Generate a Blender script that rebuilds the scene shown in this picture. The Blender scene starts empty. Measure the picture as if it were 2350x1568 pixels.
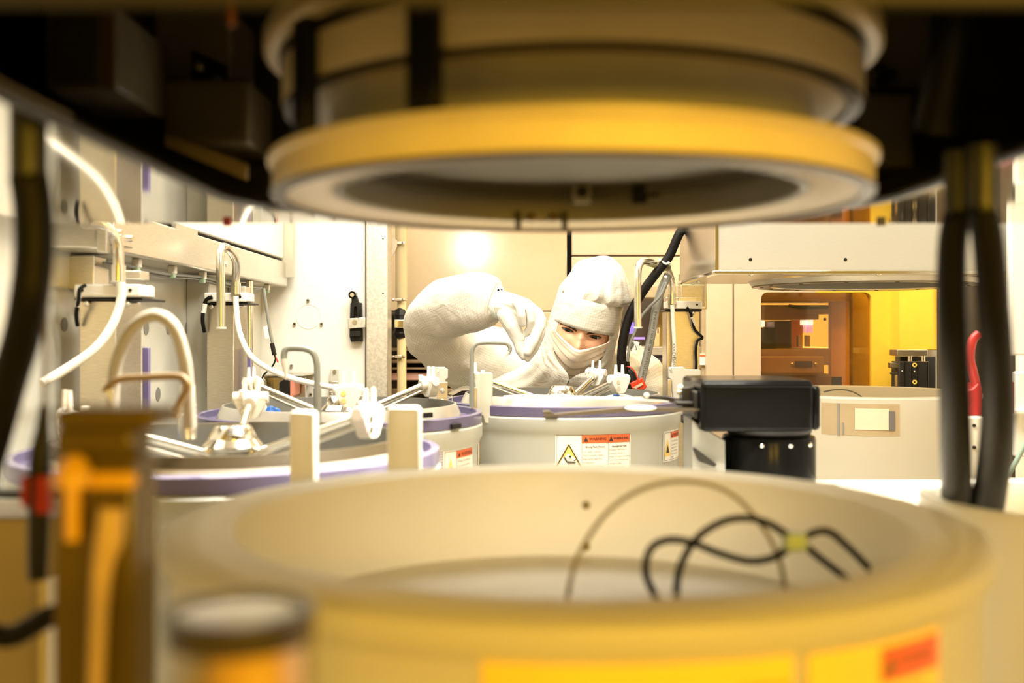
import bpy, bmesh, math, random
from mathutils import Vector, Matrix, noise
random.seed(7)
C = bpy.context.scene.collection
PI = math.pi
F = 2350.0                       # focal length in pixels of the 2350 wide frame (36 mm on 36 mm)
HX, HY = 1175.0, 762.0           # principal point column and the horizon row

def W(px, py, d):
    """world point seen at pixel (px, py) at depth d; camera at the origin looking along +Y"""
    return Vector(((px - HX) / F * d, d, (HY - py) / F * d))

# ------------------------------------------------------------------ camera, world, lights, exposure
sc = bpy.context.scene
cam_data = bpy.data.cameras.new('camera'); cam = bpy.data.objects.new('camera', cam_data); C.objects.link(cam)
cam.location = (0, 0, 0); cam.rotation_euler = (PI / 2, 0, 0)
cam_data.lens = 36; cam_data.sensor_width = 36; cam_data.clip_start = 0.01
cam_data.shift_y = -22 / 2350
cam_data.dof.use_dof = True; cam_data.dof.focus_distance = 2.36; cam_data.dof.aperture_fstop = 4.2
sc.camera = cam
sc.view_settings.view_transform = 'Standard'; sc.view_settings.look = 'None'
sc.view_settings.gamma = 1; sc.view_settings.exposure = 0.38; sc.view_settings.use_curve_mapping = False
try:
    sc.cycles.use_denoising = True; sc.cycles.max_bounces = 10; sc.cycles.sample_clamp_indirect = 6; sc.cycles.caustics_reflective = False; sc.cycles.caustics_refractive = False
except Exception: pass

w = bpy.data.worlds.new('World'); sc.world = w; w.use_nodes = True
wb = w.node_tree.nodes['Background']; wb.inputs[0].default_value = (1.0, 0.60, 0.10, 1); wb.inputs[1].default_value = 0.4

def area(name, loc, target, sx, sy, power, col):
    l = bpy.data.lights.new(name, 'AREA'); l.shape = 'RECTANGLE'; l.size = sx; l.size_y = sy; l.energy = power; l.color = col
    o = bpy.data.objects.new(name, l); C.objects.link(o); o.location = loc
    o.rotation_euler = (Vector(target) - Vector(loc)).to_track_quat('-Z', 'Y').to_euler()
    return o
rad_ = math.radians
WARM = (1.0, 0.93, 0.78)
area('assumed_machine_light', (-0.15, 1.9, 1.28), (-0.15, 1.9, 0), 1.5, 1.2, 46, WARM)  # assumed white lighting above the bowls, source unseen
area('assumed_room_light', (0.1, 3.25, 1.28), (0.1, 3.25, 0), 2.2, 0.5, 16, (1.0, 0.86, 0.6))  # assumed ceiling light over the back of the room, unseen
area('assumed_lamp_light', (-0.215, 1.262, 0.455), (0.0, 2.6, -0.05), 0.10, 0.16, 2.6, (1.0, 0.95, 0.84))  # assumed lamp, position worked back from the hot spot on the glossy cream panel
area('assumed_yellow_light', (0.30, -0.36, 0.068), (0.06, 0.45, -0.06), 0.7, 0.10, 8.0, (1.0, 0.57, 0.035))  # assumed yellow room light behind the camera, inferred from the amber-lit near fronts
area('front_fill_light', (0.05, 1.22, 1.28), (0.05, 1.2, 0), 1.3, 0.3, 37, WARM)  # unseen fill added to brighten the near bowl's far wall and the deck
strip = area('bowl_fill_light', (0.12, 1.045, 0.47), (0.12, 0.90, -0.15), 0.5, 0.05, 22.0, (1.0, 0.93, 0.78)); strip.data.spread = rad_(110)  # unseen fill added to make the milky near bowl glow

area('assumed_side_light', (1.45, 2.75, 0.75), (0.2, 2.5, -0.1), 0.5, 0.5, 11, (1.0, 0.62, 0.18))  # assumed yellow light from the right, inferred from the hood's yellow side

# ------------------------------------------------------------------ materials
def lin(h):
    h = h.lstrip('#'); v = [int(h[i:i + 2], 16) / 255 for i in (0, 2, 4)]
    return [x / 12.92 if x <= 0.04045 else ((x + 0.055) / 1.055) ** 2.4 for x in v]

MATS = {}
def mat(name, col, rough=0.5, metal=0.0, var=0.035, scale=30.0, bump=0.0, stretch=None, coat=0.0, sss=0.0, spec=0.5, emit=0.0):
    """principled material with procedural colour variation and optional bump"""
    if name in MATS: return MATS[name]
    m = bpy.data.materials.new(name); m.use_nodes = True; MATS[name] = m
    nt = m.node_tree; n = nt.nodes; L = nt.links; b = n['Principled BSDF']
    c = lin(col) if isinstance(col, str) else list(col)
    tc = n.new('ShaderNodeTexCoord'); mp = n.new('ShaderNodeMapping'); nz = n.new('ShaderNodeTexNoise')
    L.new(tc.outputs['Object'], mp.inputs[0]); L.new(mp.outputs[0], nz.inputs[0])
    if stretch: mp.inputs['Scale'].default_value = stretch
    nz.inputs['Scale'].default_value = scale; nz.inputs['Detail'].default_value = 4
    r = n.new('ShaderNodeValToRGB'); L.new(nz.outputs[0], r.inputs[0])
    r.color_ramp.elements[0].position = 0.3; r.color_ramp.elements[1].position = 0.7
    r.color_ramp.elements[0].color = [max(0, x * (1 - var)) for x in c] + [1]
    r.color_ramp.elements[1].color = [min(1, x * (1 + var)) for x in c] + [1]
    L.new(r.outputs[0], b.inputs['Base Color'])
    b.inputs['Roughness'].default_value = rough; b.inputs['Metallic'].default_value = metal
    b.inputs['Specular IOR Level'].default_value = spec
    if coat: b.inputs['Coat Weight'].default_value = coat; b.inputs['Coat Roughness'].default_value = 0.08
    if sss:
        b.inputs['Subsurface Weight'].default_value = sss; b.inputs['Subsurface Radius'].default_value = (0.006, 0.003, 0.0015); b.inputs['Subsurface Scale'].default_value = 0.6
    if bump:
        bp = n.new('ShaderNodeBump'); bp.inputs['Strength'].default_value = bump; bp.inputs['Distance'].default_value = 0.002
        L.new(nz.outputs[0], bp.inputs['Height']); L.new(bp.outputs[0], b.inputs['Normal'])
    if emit:
        b.inputs['Emission Color'].default_value = c + [1]; b.inputs['Emission Strength'].default_value = emit
    return m

def translucent(name, col, tcol, mix=0.4, rough=0.35, clear=0.0, gloss=0.08):
    """milky plastic: diffuse + translucent + a little gloss, optionally part transparent"""
    if name in MATS: return MATS[name]
    m = bpy.data.materials.new(name); m.use_nodes = True; MATS[name] = m
    nt = m.node_tree; n = nt.nodes; L = nt.links; n.remove(n['Principled BSDF']); out = n['Material Output']
    d = n.new('ShaderNodeBsdfDiffuse'); t = n.new('ShaderNodeBsdfTranslucent'); g = n.new('ShaderNodeBsdfGlossy')
    nz = n.new('ShaderNodeTexNoise'); nz.inputs['Scale'].default_value = 14; tc = n.new('ShaderNodeTexCoord'); L.new(tc.outputs['Object'], nz.inputs[0])
    r = n.new('ShaderNodeValToRGB'); L.new(nz.outputs[0], r.inputs[0])
    c = lin(col) if isinstance(col, str) else list(col)
    r.color_ramp.elements[0].color = [x * 0.95 for x in c] + [1]; r.color_ramp.elements[1].color = [min(1, x * 1.05) for x in c] + [1]
    L.new(r.outputs[0], d.inputs[0]); t.inputs[0].default_value = (lin(tcol) if isinstance(tcol, str) else list(tcol)) + [1]
    g.inputs['Roughness'].default_value = rough; g.inputs[0].default_value = (1, 1, 1, 1)
    a = n.new('ShaderNodeMixShader'); a.inputs[0].default_value = mix; L.new(d.outputs[0], a.inputs[1]); L.new(t.outputs[0], a.inputs[2])
    if clear:
        tr = n.new('ShaderNodeBsdfTransparent'); tr.inputs[0].default_value = t.inputs[0].default_value
        a2 = n.new('ShaderNodeMixShader'); a2.inputs[0].default_value = clear; L.new(a.outputs[0], a2.inputs[1]); L.new(tr.outputs[0], a2.inputs[2]); a = a2
    fr = n.new('ShaderNodeFresnel'); fr.inputs[0].default_value = 1.45
    mu = n.new('ShaderNodeMath'); mu.operation = 'MULTIPLY'; mu.inputs[1].default_value = gloss * 10; L.new(fr.outputs[0], mu.inputs[0])
    f = n.new('ShaderNodeMixShader'); L.new(mu.outputs[0], f.inputs[0]); L.new(a.outputs[0], f.inputs[1]); L.new(g.outputs[0], f.inputs[2])
    L.new(f.outputs[0], out.inputs[0])
    return m

def tinted_pane(name, tint, gloss=0.06):
    m = bpy.data.materials.new(name); m.use_nodes = True
    nt = m.node_tree; n = nt.nodes; L = nt.links; n.remove(n['Principled BSDF'])
    tr = n.new('ShaderNodeBsdfTransparent'); tr.inputs[0].default_value = list(tint) + [1]
    g = n.new('ShaderNodeBsdfGlossy'); g.inputs['Roughness'].default_value = 0.05
    fr = n.new('ShaderNodeLayerWeight'); fr.inputs[0].default_value = 0.25
    mu = n.new('ShaderNodeMath'); mu.operation = 'MULTIPLY_ADD'; mu.inputs[1].default_value = 0.5; mu.inputs[2].default_value = gloss; L.new(fr.outputs['Facing'], mu.inputs[0])
    x = n.new('ShaderNodeMixShader'); L.new(mu.outputs[0], x.inputs[0]); L.new(tr.outputs[0], x.inputs[1]); L.new(g.outputs[0], x.inputs[2])
    L.new(x.outputs[0], n['Material Output'].inputs[0])
    return m

def cloth_mat():
    """white cleanroom cloth woven with a fine square grid of grey conductive yarn"""
    m = bpy.data.materials.new('cleanroom_cloth'); m.use_nodes = True
    nt = m.node_tree; n = nt.nodes; L = nt.links; b = n['Principled BSDF']
    uv = n.new('ShaderNodeUVMap'); uv.uv_map = 'UVMap'
    sp = n.new('ShaderNodeSeparateXYZ'); L.new(uv.outputs[0], sp.inputs[0])
    lines = []
    for ax in (0, 1):
        f = n.new('ShaderNodeMath'); f.operation = 'MULTIPLY'; f.inputs[1].default_value = 1 / 0.0062; L.new(sp.outputs[ax], f.inputs[0])
        p = n.new('ShaderNodeMath'); p.operation = 'PINGPONG'; p.inputs[1].default_value = 0.5; L.new(f.outputs[0], p.inputs[0])
        q = n.new('ShaderNodeMapRange'); q.inputs[1].default_value = 0.05; q.inputs[2].default_value = 0.13; q.inputs[3].default_value = 1; q.inputs[4].default_value = 0
        L.new(p.outputs[0], q.inputs[0]); lines.append(q)
    mx = n.new('ShaderNodeMath'); mx.operation = 'MAXIMUM'; L.new(lines[0].outputs[0], mx.inputs[0]); L.new(lines[1].outputs[0], mx.inputs[1])
    nz = n.new('ShaderNodeTexNoise'); nz.inputs['Scale'].default_value = 60; tc = n.new('ShaderNodeTexCoord'); L.new(tc.outputs['Object'], nz.inputs[0])
    mm = n.new('ShaderNodeMath'); mm.operation = 'MULTIPLY'; L.new(mx.outputs[0], mm.inputs[0]); L.new(nz.outputs[0], mm.inputs[1])
    m2 = n.new('ShaderNodeMath'); m2.operation = 'MULTIPLY'; m2.inputs[1].default_value = 0.72; L.new(mm.outputs[0], m2.inputs[0])
    c = n.new('ShaderNodeMix'); c.data_type = 'RGBA'; L.new(m2.outputs[0], c.inputs[0])
    c.inputs[6].default_value = (0.66, 0.63, 0.565, 1); c.inputs[7].default_value = (0.30, 0.26, 0.19, 1)
    L.new(c.outputs[2], b.inputs['Base Color']); b.inputs['Roughness'].default_value = 0.75; b.inputs['Specular IOR Level'].default_value = 0.25
    n2 = n.new('ShaderNodeTexNoise'); n2.inputs['Scale'].default_value = 22; n2.inputs['Detail'].default_value = 3; n2.inputs['Distortion'].default_value = 1.2; L.new(tc.outputs['Object'], n2.inputs[0])
    bp = n.new('ShaderNodeBump'); bp.inputs['Strength'].default_value = 0.35; bp.inputs['Distance'].default_value = 0.012; L.new(n2.outputs[0], bp.inputs['Height']); L.new(bp.outputs[0], b.inputs['Normal'])
    return m

WHITE = mat('white_painted_metal', (0.80, 0.78, 0.72), 0.35)
WPLAST = mat('white_plastic', (0.80, 0.77, 0.70), 0.4, sss=0.0)
MILK = translucent('milky_plate', (0.72, 0.70, 0.62), (0.8, 0.77, 0.68), 0.3)
BRUSH = mat('brushed_steel', (0.54, 0.50, 0.42), 0.33, 1.0, var=0.12, scale=60, stretch=(1, 1, 14))
BRUSHH = mat('brushed_steel_horizontal', (0.68, 0.65, 0.58), 0.36, 1.0, var=0.08, scale=60, stretch=(1, 1, 18))
CHROME = mat('polished_steel', (0.80, 0.77, 0.70), 0.12, 1.0, var=0.04)
TUBE = mat('satin_steel_tube', (0.72, 0.68, 0.60), 0.22, 1.0, var=0.06)
MIRROR = mat('mirror_steel', (0.74, 0.72, 0.66), 0.05, 1.0, var=0.05, scale=8)
GALV = mat('galvanised_steel', (0.62, 0.60, 0.55), 0.42, 0.85, var=0.16, scale=160)
BLACK = mat('black_plastic', (0.010, 0.009, 0.008), 0.4, spec=0.25)
RUBBER = mat('black_cable', (0.007, 0.006, 0.005), 0.5, var=0.2, spec=0.12)
GLOSSB = mat('gloss_black', (0.004, 0.004, 0.004), 0.18, var=0.1, spec=0.08)
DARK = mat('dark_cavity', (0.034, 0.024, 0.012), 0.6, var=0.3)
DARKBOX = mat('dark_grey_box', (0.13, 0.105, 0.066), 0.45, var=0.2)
GREYLINER = mat('grey_liner', (0.16, 0.155, 0.135), 0.55, var=0.06)
LIGHTGREY = mat('light_grey_guard', (0.58, 0.55, 0.48), 0.25, 0.55)
GREYTUBE = mat('grey_tube', (0.20, 0.205, 0.18), 0.35)
PURPLE = translucent('purple_resin', (0.17, 0.15, 0.26), (0.27, 0.24, 0.42), 0.3, 0.15)
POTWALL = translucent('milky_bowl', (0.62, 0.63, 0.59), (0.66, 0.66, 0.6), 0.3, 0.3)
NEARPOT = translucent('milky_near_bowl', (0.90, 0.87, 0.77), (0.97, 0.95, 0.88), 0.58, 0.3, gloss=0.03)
YELLOWLIT = mat('yellow_lit_panel', (0.95, 0.60, 0.055), 0.45, var=0.03)  # yellow room light put into the colour of pale panels
CREAM = mat('cream_panel', (0.60, 0.475, 0.335), 0.4, var=0.03)
CREAMG = mat('glossy_cream_panel', (0.57, 0.44, 0.28), 0.15, var=0.02, bump=0.02, scale=90, spec=1.0)
RED = mat('red_plastic', (0.62, 0.035, 0.012), 0.35)
REDDK = mat('dark_red_plastic', (0.35, 0.012, 0.010), 0.4)
ORANGE = mat('warning_orange', (0.76, 0.13, 0.035), 0.45, var=0.03)
PAPER = mat('label_white', (0.82, 0.80, 0.74), 0.45, var=0.02)
YLABEL = mat('label_yellow', (0.88, 0.62, 0.10), 0.45, var=0.03)
INK = mat('label_ink', (0.02, 0.016, 0.012), 0.5)
BLUE = mat('blue_fitting', (0.03, 0.17, 0.62), 0.4)
HOSE = mat('white_hose', (0.82, 0.79, 0.70), 0.3)
AMBERP = translucent('amber_housing', (0.12, 0.08, 0.003), (0.17, 0.11, 0.004), 0.3, 0.25)
SKIN = mat('skin', (0.66, 0.36, 0.22), 0.45, var=0.06, scale=120, sss=0.15)
MASKM = mat('mask_fabric', (0.80, 0.70, 0.58), 0.8, var=0.03, scale=400, spec=0.2)
GLOVE = mat('white_glove', (0.74, 0.72, 0.67), 0.42, var=0.02)
CUFF = mat('pale_green_cuff', (0.74, 0.80, 0.74), 0.5, var=0.02)
CLOTH = cloth_mat()
GREYM = mat('grey_painted_plate', (0.22, 0.22, 0.20), 0.45)
BROWNSH = mat('brown_shelf', (0.20, 0.13, 0.065), 0.5, var=0.15)
PINK = mat('pink_strip', (0.62, 0.34, 0.26), 0.5)
DKBROWN = mat('dark_brown_equipment', (0.055, 0.036, 0.020), 0.5, var=0.3, scale=12)
BEIGE = mat('beige_equipment', (0.42, 0.33, 0.20), 0.45, var=0.08)
GREEN = mat('pale_green_clip', (0.30, 0.42, 0.28), 0.45)

# ------------------------------------------------------------------ geometry helpers
class M:
    def __init__(s): s.v = []; s.f = []; s.uv = None
    def add(s, vs, fs):
        o = len(s.v); s.v += [Vector(x) for x in vs]; s.f += [tuple(i + o for i in f) for f in fs]; return s
    def box(s, x0, x1, y0, y1, z0, z1, mx=None):
        vs = [Vector(p) for p in ((x0, y0, z0), (x1, y0, z0), (x1, y1, z0), (x0, y1, z0), (x0, y0, z1), (x1, y0, z1), (x1, y1, z1), (x0, y1, z1))]
        if mx: vs = [mx @ v for v in vs]
        return s.add(vs, [(0, 3, 2, 1), (4, 5, 6, 7), (0, 1, 5, 4), (1, 2, 6, 5), (2, 3, 7, 6), (3, 0, 4, 7)])
    def pbox(s, px0, px1, py0, py1, d0, d1):
        """box whose front face at depth d0 fills the pixel rectangle"""
        a = W(px0, py1, d0); b = W(px1, py0, d0)
        return s.box(a.x, b.x, d0, d1, a.z, b.z)
    def prism(s, poly, e0, e1):
        """poly: list of 3D points (planar outline); extruded from offset e0 to e1"""
        k = len(poly); e0 = Vector(e0); e1 = Vector(e1)
        vs = [Vector(p) + e0 for p in poly] + [Vector(p) + e1 for p in poly]
        return s.add(vs, [tuple(range(k))[::-1], tuple(range(k, 2 * k))] + [(i, (i + 1) % k, k + (i + 1) % k, k + i) for i in range(k)])
    def pprism(s, pts, d0, d1):
        """pixel outline at depth d0 extruded straight back to d1"""
        poly = [W(x, y, d0) for x, y in pts]
        return s.prism(poly, (0, 0, 0), (0, d1 - d0, 0))
    def tube(s, pts, r, seg=12, smooth=6, cap=True, closed=False):
        P = [Vector(p) for p in pts]; R = r if isinstance(r, (list, tuple)) else [r] * len(P)
        if smooth and len(P) > 2: P, R = spline(P, R, smooth)
        k = len(P); up = None; rings = []
        for i, p in enumerate(P):
            t = (P[min(i + 1, k - 1)] - P[max(i - 1, 0)])
            if t.length < 1e-9: t = Vector((0, 0, 1))
            t.normalize()
            if up is None:
                up = Vector((0, 0, 1)) if abs(t.z) < 0.9 else Vector((1, 0, 0))
            up = (up - t * up.dot(t))
            if up.length < 1e-6: up = t.orthogonal()
            up.normalize(); sd = t.cross(up)
            rings.append([p + (up * math.cos(2 * PI * j / seg) + sd * math.sin(2 * PI * j / seg)) * R[i] for j in range(seg)])
        o = len(s.v)
        for ring in rings: s.v += ring
        for i in range(k - 1):
            for j in range(seg):
                a = o + i * seg + j; b = o + i * seg + (j + 1) % seg
                s.f.append((a, b, b + seg, a + seg))
        if cap:
            s.f.append(tuple(o + j for j in range(seg))[::-1]); s.f.append(tuple(o + (k - 1) * seg + j for j in range(seg)))
        return s
    def lathe(s, prof, c, seg=96, a0=0.0, a1=2 * PI):
        """prof: list of (r, z); closed loop if first == last"""
        full = abs(a1 - a0 - 2 * PI) < 1e-6; na = seg if full else seg + 1; o = len(s.v); k = len(prof)
        for j in range(na):
            a = a0 + (a1 - a0) * j / seg
            for r, z in prof: s.v.append(Vector((c[0] + r * math.cos(a), c[1] + r * math.sin(a), c[2] + z)))
        for j in range(seg):
            j2 = (j + 1) % na
            for i in range(k - 1):
                s.f.append((o + j * k + i, o + j2 * k + i, o + j2 * k + i + 1, o + j * k + i + 1))
        return s
    def cyl(s, p0, p1, r, seg=16, r1=None):
        return s.tube([p0, p1], [r, r if r1 is None else r1], seg, 0)
    def ball(s, c, r, seg=16, mx=None):
        rings = seg // 2; vs = []; fs = []
        for i in range(rings + 1):
            th = PI * i / rings
            for j in range(seg):
                p = Vector((math.sin(th) * math.cos(2 * PI * j / seg), math.sin(th) * math.sin(2 * PI * j / seg), math.cos(th)))
                p = Vector((p.x * r[0], p.y * r[1], p.z * r[2])) if isinstance(r, (tuple, list)) else p * r
                if mx: p = mx @ p
                vs.append(p + Vector(c))
        for i in range(rings):
            for j in range(seg):
                a = i * seg + j; b = i * seg + (j + 1) % seg; fs.append((a, a + seg, b + seg, b))
        return s.add(vs, fs)

def spline(P, R, n):
    out = []; rr = []
    for i in range(len(P) - 1):
        p0 = P[max(i - 1, 0)]; p1 = P[i]; p2 = P[i + 1]; p3 = P[min(i + 2, len(P) - 1)]
        for k in range(n):
            t = k / n
            out.append(0.5 * ((2 * p1) + (p2 - p0) * t + (2 * p0 - 5 * p1 + 4 * p2 - p3) * t * t + (3 * p1 - p0 - 3 * p2 + p3) * t ** 3))
            rr.append(R[i] + (R[i + 1] - R[i]) * t)
    out.append(P[-1]); rr.append(R[-1])
    return out, rr

OFF = {}
def obj(name, m, material, parent=None, smooth=True, bevel=0.0, label=None, sub=0, kind=None):
    me = bpy.data.meshes.new(name)
    off = OFF.get(parent.name, Vector()) if parent else Vector()
    me.from_pydata([v - off for v in m.v], [], m.f)
    bm = bmesh.new(); bm.from_mesh(me)
    bmesh.ops.remove_doubles(bm, verts=bm.verts, dist=1e-6) if m.uv is None else None
    if m.uv is None: bmesh.ops.recalc_face_normals(bm, faces=bm.faces)
    bm.to_mesh(me); bm.free()
    if m.uv is not None:
        ul = me.uv_layers.new(name='UVMap')
        for lp in me.loops: ul.data[lp.index].uv = m.uv[lp.vertex_index]
    me.materials.append(material)
    if smooth:
        me.polygons.foreach_set('use_smooth', [True] * len(me.polygons))
        try: me.set_sharp_from_angle(angle=math.radians(38))
        except Exception: pass
    o = bpy.data.objects.new(name, me); C.objects.link(o)
    if parent:
        o.parent = parent
    OFF[o.name] = off
    if bevel:
        b = o.modifiers.new('bevel', 'BEVEL'); b.width = bevel; b.segments = 2; b.limit_method = 'ANGLE'; b.angle_limit = math.radians(40)
    if sub:
        sm = o.modifiers.new('subdivision', 'SUBSURF'); sm.levels = sub; sm.render_levels = sub
    if label: o['label'] = label
    if kind: o['kind'] = kind
    return o

def thing(name, label, cat, loc, group=None):
    o = bpy.data.objects.new(name, None); C.objects.link(o); o.empty_display_size = 0.02
    o.location = loc; o['label'] = label; o['category'] = cat; OFF[o.name] = Vector(loc)
    if group: o['group'] = group
    return o
def tag(o, label, cat, group=None):
    o['label'] = label; o['category'] = cat
    if group: o['group'] = group
    return o
def struct(o): o['kind'] = 'structure'; return o

def text_shape(s, size, align='LEFT', bold=0.0):
    """flat outline of a line of text: list of 2D verts, faces"""
    cu = bpy.data.curves.new('text', 'FONT'); cu.body = s; cu.size = size; cu.align_x = align; cu.resolution_u = 2; cu.offset = bold
    o = bpy.data.objects.new('text', cu); C.objects.link(o)
    me = bpy.data.meshes.new_from_object(o)
    vs = [(v.co.x, v.co.y) for v in me.vertices]; fs = [tuple(p.vertices) for p in me.polygons]
    bpy.data.objects.remove(o); bpy.data.meshes.remove(me); bpy.data.curves.remove(cu)
    return vs, fs

def on_cyl(cx, cy, R, a_mid, z_top, lift):
    """maps label (u right, v down) to the outer wall of an upright cylinder; a_mid the angle of u = 0 (seen from outside)"""
    def f(u, v, l=0.0):
        a = a_mid + u / R; r = R + lift + l
        return Vector((cx + r * math.cos(a), cy + r * math.sin(a), z_top - v))
    return f
def on_plane(o, ex, ez, nrm):
    o = Vector(o); ex = Vector(ex); ez = Vector(ez); nrm = Vector(nrm)
    return lambda u, v, l=0.0: o + ex * u - ez * v + nrm * l

def patch(m, f, u0, u1, v0, v1, l, n=10, thick=0.0006):
    """thin plate following mapping f with a real thickness"""
    vs = []
    for i in range(n + 1):
        u = u0 + (u1 - u0) * i / n
        vs += [f(u, v0, l), f(u, v1, l), f(u, v0, l - thick), f(u, v1, l - thick)]
    fs = []
    for i in range(n):
        a = 4 * i; b = a + 4
        fs += [(a, a + 1, b + 1, b), (a + 2, b + 2, b + 3, a + 3), (a, b, b + 2, a + 2), (a + 1, a + 3, b + 3, b + 1)]
    fs += [(0, 2, 3, 1), (4 * n, 4 * n + 1, 4 * n + 3, 4 * n + 2)]
    m.add(vs, fs)
def put_text(m, f, s, size, u, v, l, align='LEFT', bold=0.0, sx=1.0):
    vs, fs = text_shape(s, size, align, bold)
    m.add([f(u + x * sx, v - y, l) for x, y in vs], fs)
def tri(m, f, u, v, h, l, wf=1.1):
    m.add([f(u, v - h / 2, l), f(u - h * wf / 2, v + h / 2, l), f(u + h * wf / 2, v + h / 2, l)], [(0, 1, 2)])

# ================================================================== SETTING
FL = -1.25
struct(obj('floor', M().box(-1.7, 1.7, -0.5, 4.3, FL - 0.05, FL), mat('floor_vinyl', (0.45, 0.42, 0.36), 0.4)))
struct(obj('ceiling', M().box(-1.7, 1.7, -0.1, 4.3, 1.32, 1.37), WHITE))
struct(obj('wall_right', M().box(1.65, 1.7, -0.1, 4.3, FL, 1.32), WHITE))
struct(obj('wall_back', M().box(-1.7, 1.7, 4.2, 4.25, FL, 1.32), CREAM))
struct(obj('wall_left', M().box(-1.7, -1.65, -0.1, 4.3, FL, 1.32), WHITE))

# cream cladding behind the person
t = thing('cladding_wall', 'glossy cream panelled cabinet wall behind the hooded person, split by one dark vertical gap', 'cabinet', (0.0, 3.5, FL))
D = 3.45
obj('panel', M().pbox(870, 1301, 380, 714, D, D + 0.03), CREAMG, t, bevel=0.003)
obj('panel', M().pbox(1128, 1301, 716, 1000, D, D + 0.03), CREAMG, t, bevel=0.003)
obj('panel', M().pbox(1312, 1640, 380, 586, D, D + 0.03), CREAM, t, bevel=0.003)
obj('panel', M().pbox(1312, 1640, 589, 1000, D, D + 0.03), CREAM, t, bevel=0.003)
obj('panel', M().pbox(870, 1301, 868, 1700, D + 0.12, D + 0.15), BROWNSH, t, bevel=0.003)
obj('gap_backing', M().pbox(860, 1650, 370, 1700, D + 0.16, D + 0.2), BLACK, t)
# dark rack under the left cream panel
t = thing('equipment_rack', 'dark open equipment rack below the cream panel, behind the raised elbow', 'rack', (-0.25, 3.3, FL))
obj('back_panel', M().pbox(862, 1124, 716, 1600, 3.40, 3.42), DKBROWN, t)
for (y0, y1, x0, x1, mt, dd) in ((716, 724, 865, 1120, DKBROWN, 3.1), (800, 806, 865, 1120, BROWNSH, 3.1), (826, 834, 865, 1120, BROWNSH, 3.1), (844, 849, 865, 1120, BROWNSH, 3.1), (856, 873, 865, 1120, PINK, 3.12), (893, 905, 865, 1120, BROWNSH, 3.1)):
    obj('shelf', M().pbox(x0, x1, y0, y1, dd, 3.4), mt, t, bevel=0.002)
obj('instrument', M().pbox(955, 1105, 768, 799, 3.15, 3.38), mat('taupe_box', (0.16, 0.11, 0.07), 0.4), t, bevel=0.004)
obj('instrument', M().pbox(1000, 1100, 880, 892, 3.15, 3.38), BLACK, t, bevel=0.004)
for x in (866, 1108): obj('upright', M().pbox(x, x + 12, 700, 1600, 3.12, 3.17), DKBROWN, t)
# clear pipe with clamp left of the elbow
t = thing('drain_pipe', 'cream plastic riser pipe with clamps beside the galvanised post', 'pipe', W(922, 930, 3.0))
obj('pipe', M().cyl(W(922, 1500, 3.0), W(922, 660, 3.0), 0.0135, 20), mat('cream_pipe', (0.72, 0.56, 0.30), 0.3), t)
obj('sleeve', M().cyl(W(921, 690, 3.0), W(921, 380, 3.0), 0.0175, 20), translucent('cream_sleeve', (0.75, 0.62, 0.36), (0.8, 0.65, 0.4), 0.4), t)
for y in (558, 688, 819):
    o = obj('pipe_clip', M().box(*(lambda a: (a.x - 0.010, a.x + 0.010, 2.975, 3.0, a.z - 0.004, a.z + 0.004))(W(914, y, 2.98))), BRUSH, t, bevel=0.001)
    for s in (-12, 12): obj('screw', M().ball(W(914 + s, y, 2.975), 0.005, 8), CHROME, o)
obj('clamp_block', M().pbox(905, 932, 734, 753, 2.96, 3.02), CHROME, t, bevel=0.002)
obj('knob', M().ball(W(918, 723, 2.99), (0.020, 0.015, 0.022), 8), BLACK, t, smooth=False)
obj('knob', M().ball(W(918, 765, 2.99), (0.022, 0.015, 0.018), 8), BLACK, t, smooth=False)
obj('mounting_ear', M().pprism([(895, 538), (911, 552), (911, 566), (895, 600)], 2.97, 2.98), CREAM, t)

# ------------------------------------------------------------------ white machine door, post, latch
t = thing('machine_door', 'flat white machine door panel with three screws around a round cut-out', 'door panel', W(750, 1200, 2.86))
obj('panel', M().pbox(560, 838, 300, 1150, 2.86, 2.88), WHITE, t, bevel=0.002)
for (x, y) in ((707, 690), (676, 744), (738, 744), (669, 840), (713, 906)):
    c = W(x, y, 2.857); o = obj('screw', M().cyl(c, c + Vector((0, -0.004, 0)), 0.0048, 12), TUBE, t)
    obj('socket', M().cyl(c + Vector((0, -0.0042, 0)), c + Vector((0, -0.0046, 0)), 0.0022, 6), BLACK, o)
c = W(708, 727, 2.8596)
obj('cover_ring', M().tube([c + Vector((0.034 * math.cos(a), 0, 0.034 * math.sin(a))) for a in [2 * PI * i / 40 for i in range(41)]], 0.0009, 6, 0), mat('warm_white', (0.76, 0.73, 0.66), 0.4), t)
t = thing('corner_post', 'galvanised grey corner post on the right edge of the white door', 'post', W(866, 1150, 2.84))
obj('post', M().pbox(840.5, 889, 300, 1250, 2.83, 2.93), GALV, t, bevel=0.002)
for y in (548, 674):
    c = W(879, y, 2.83); obj('bolt_hole', M().cyl(c + Vector((0, -0.001, 0)), c + Vector((0, 0.004, 0)), 0.0022, 10), BLACK, t)
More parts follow.
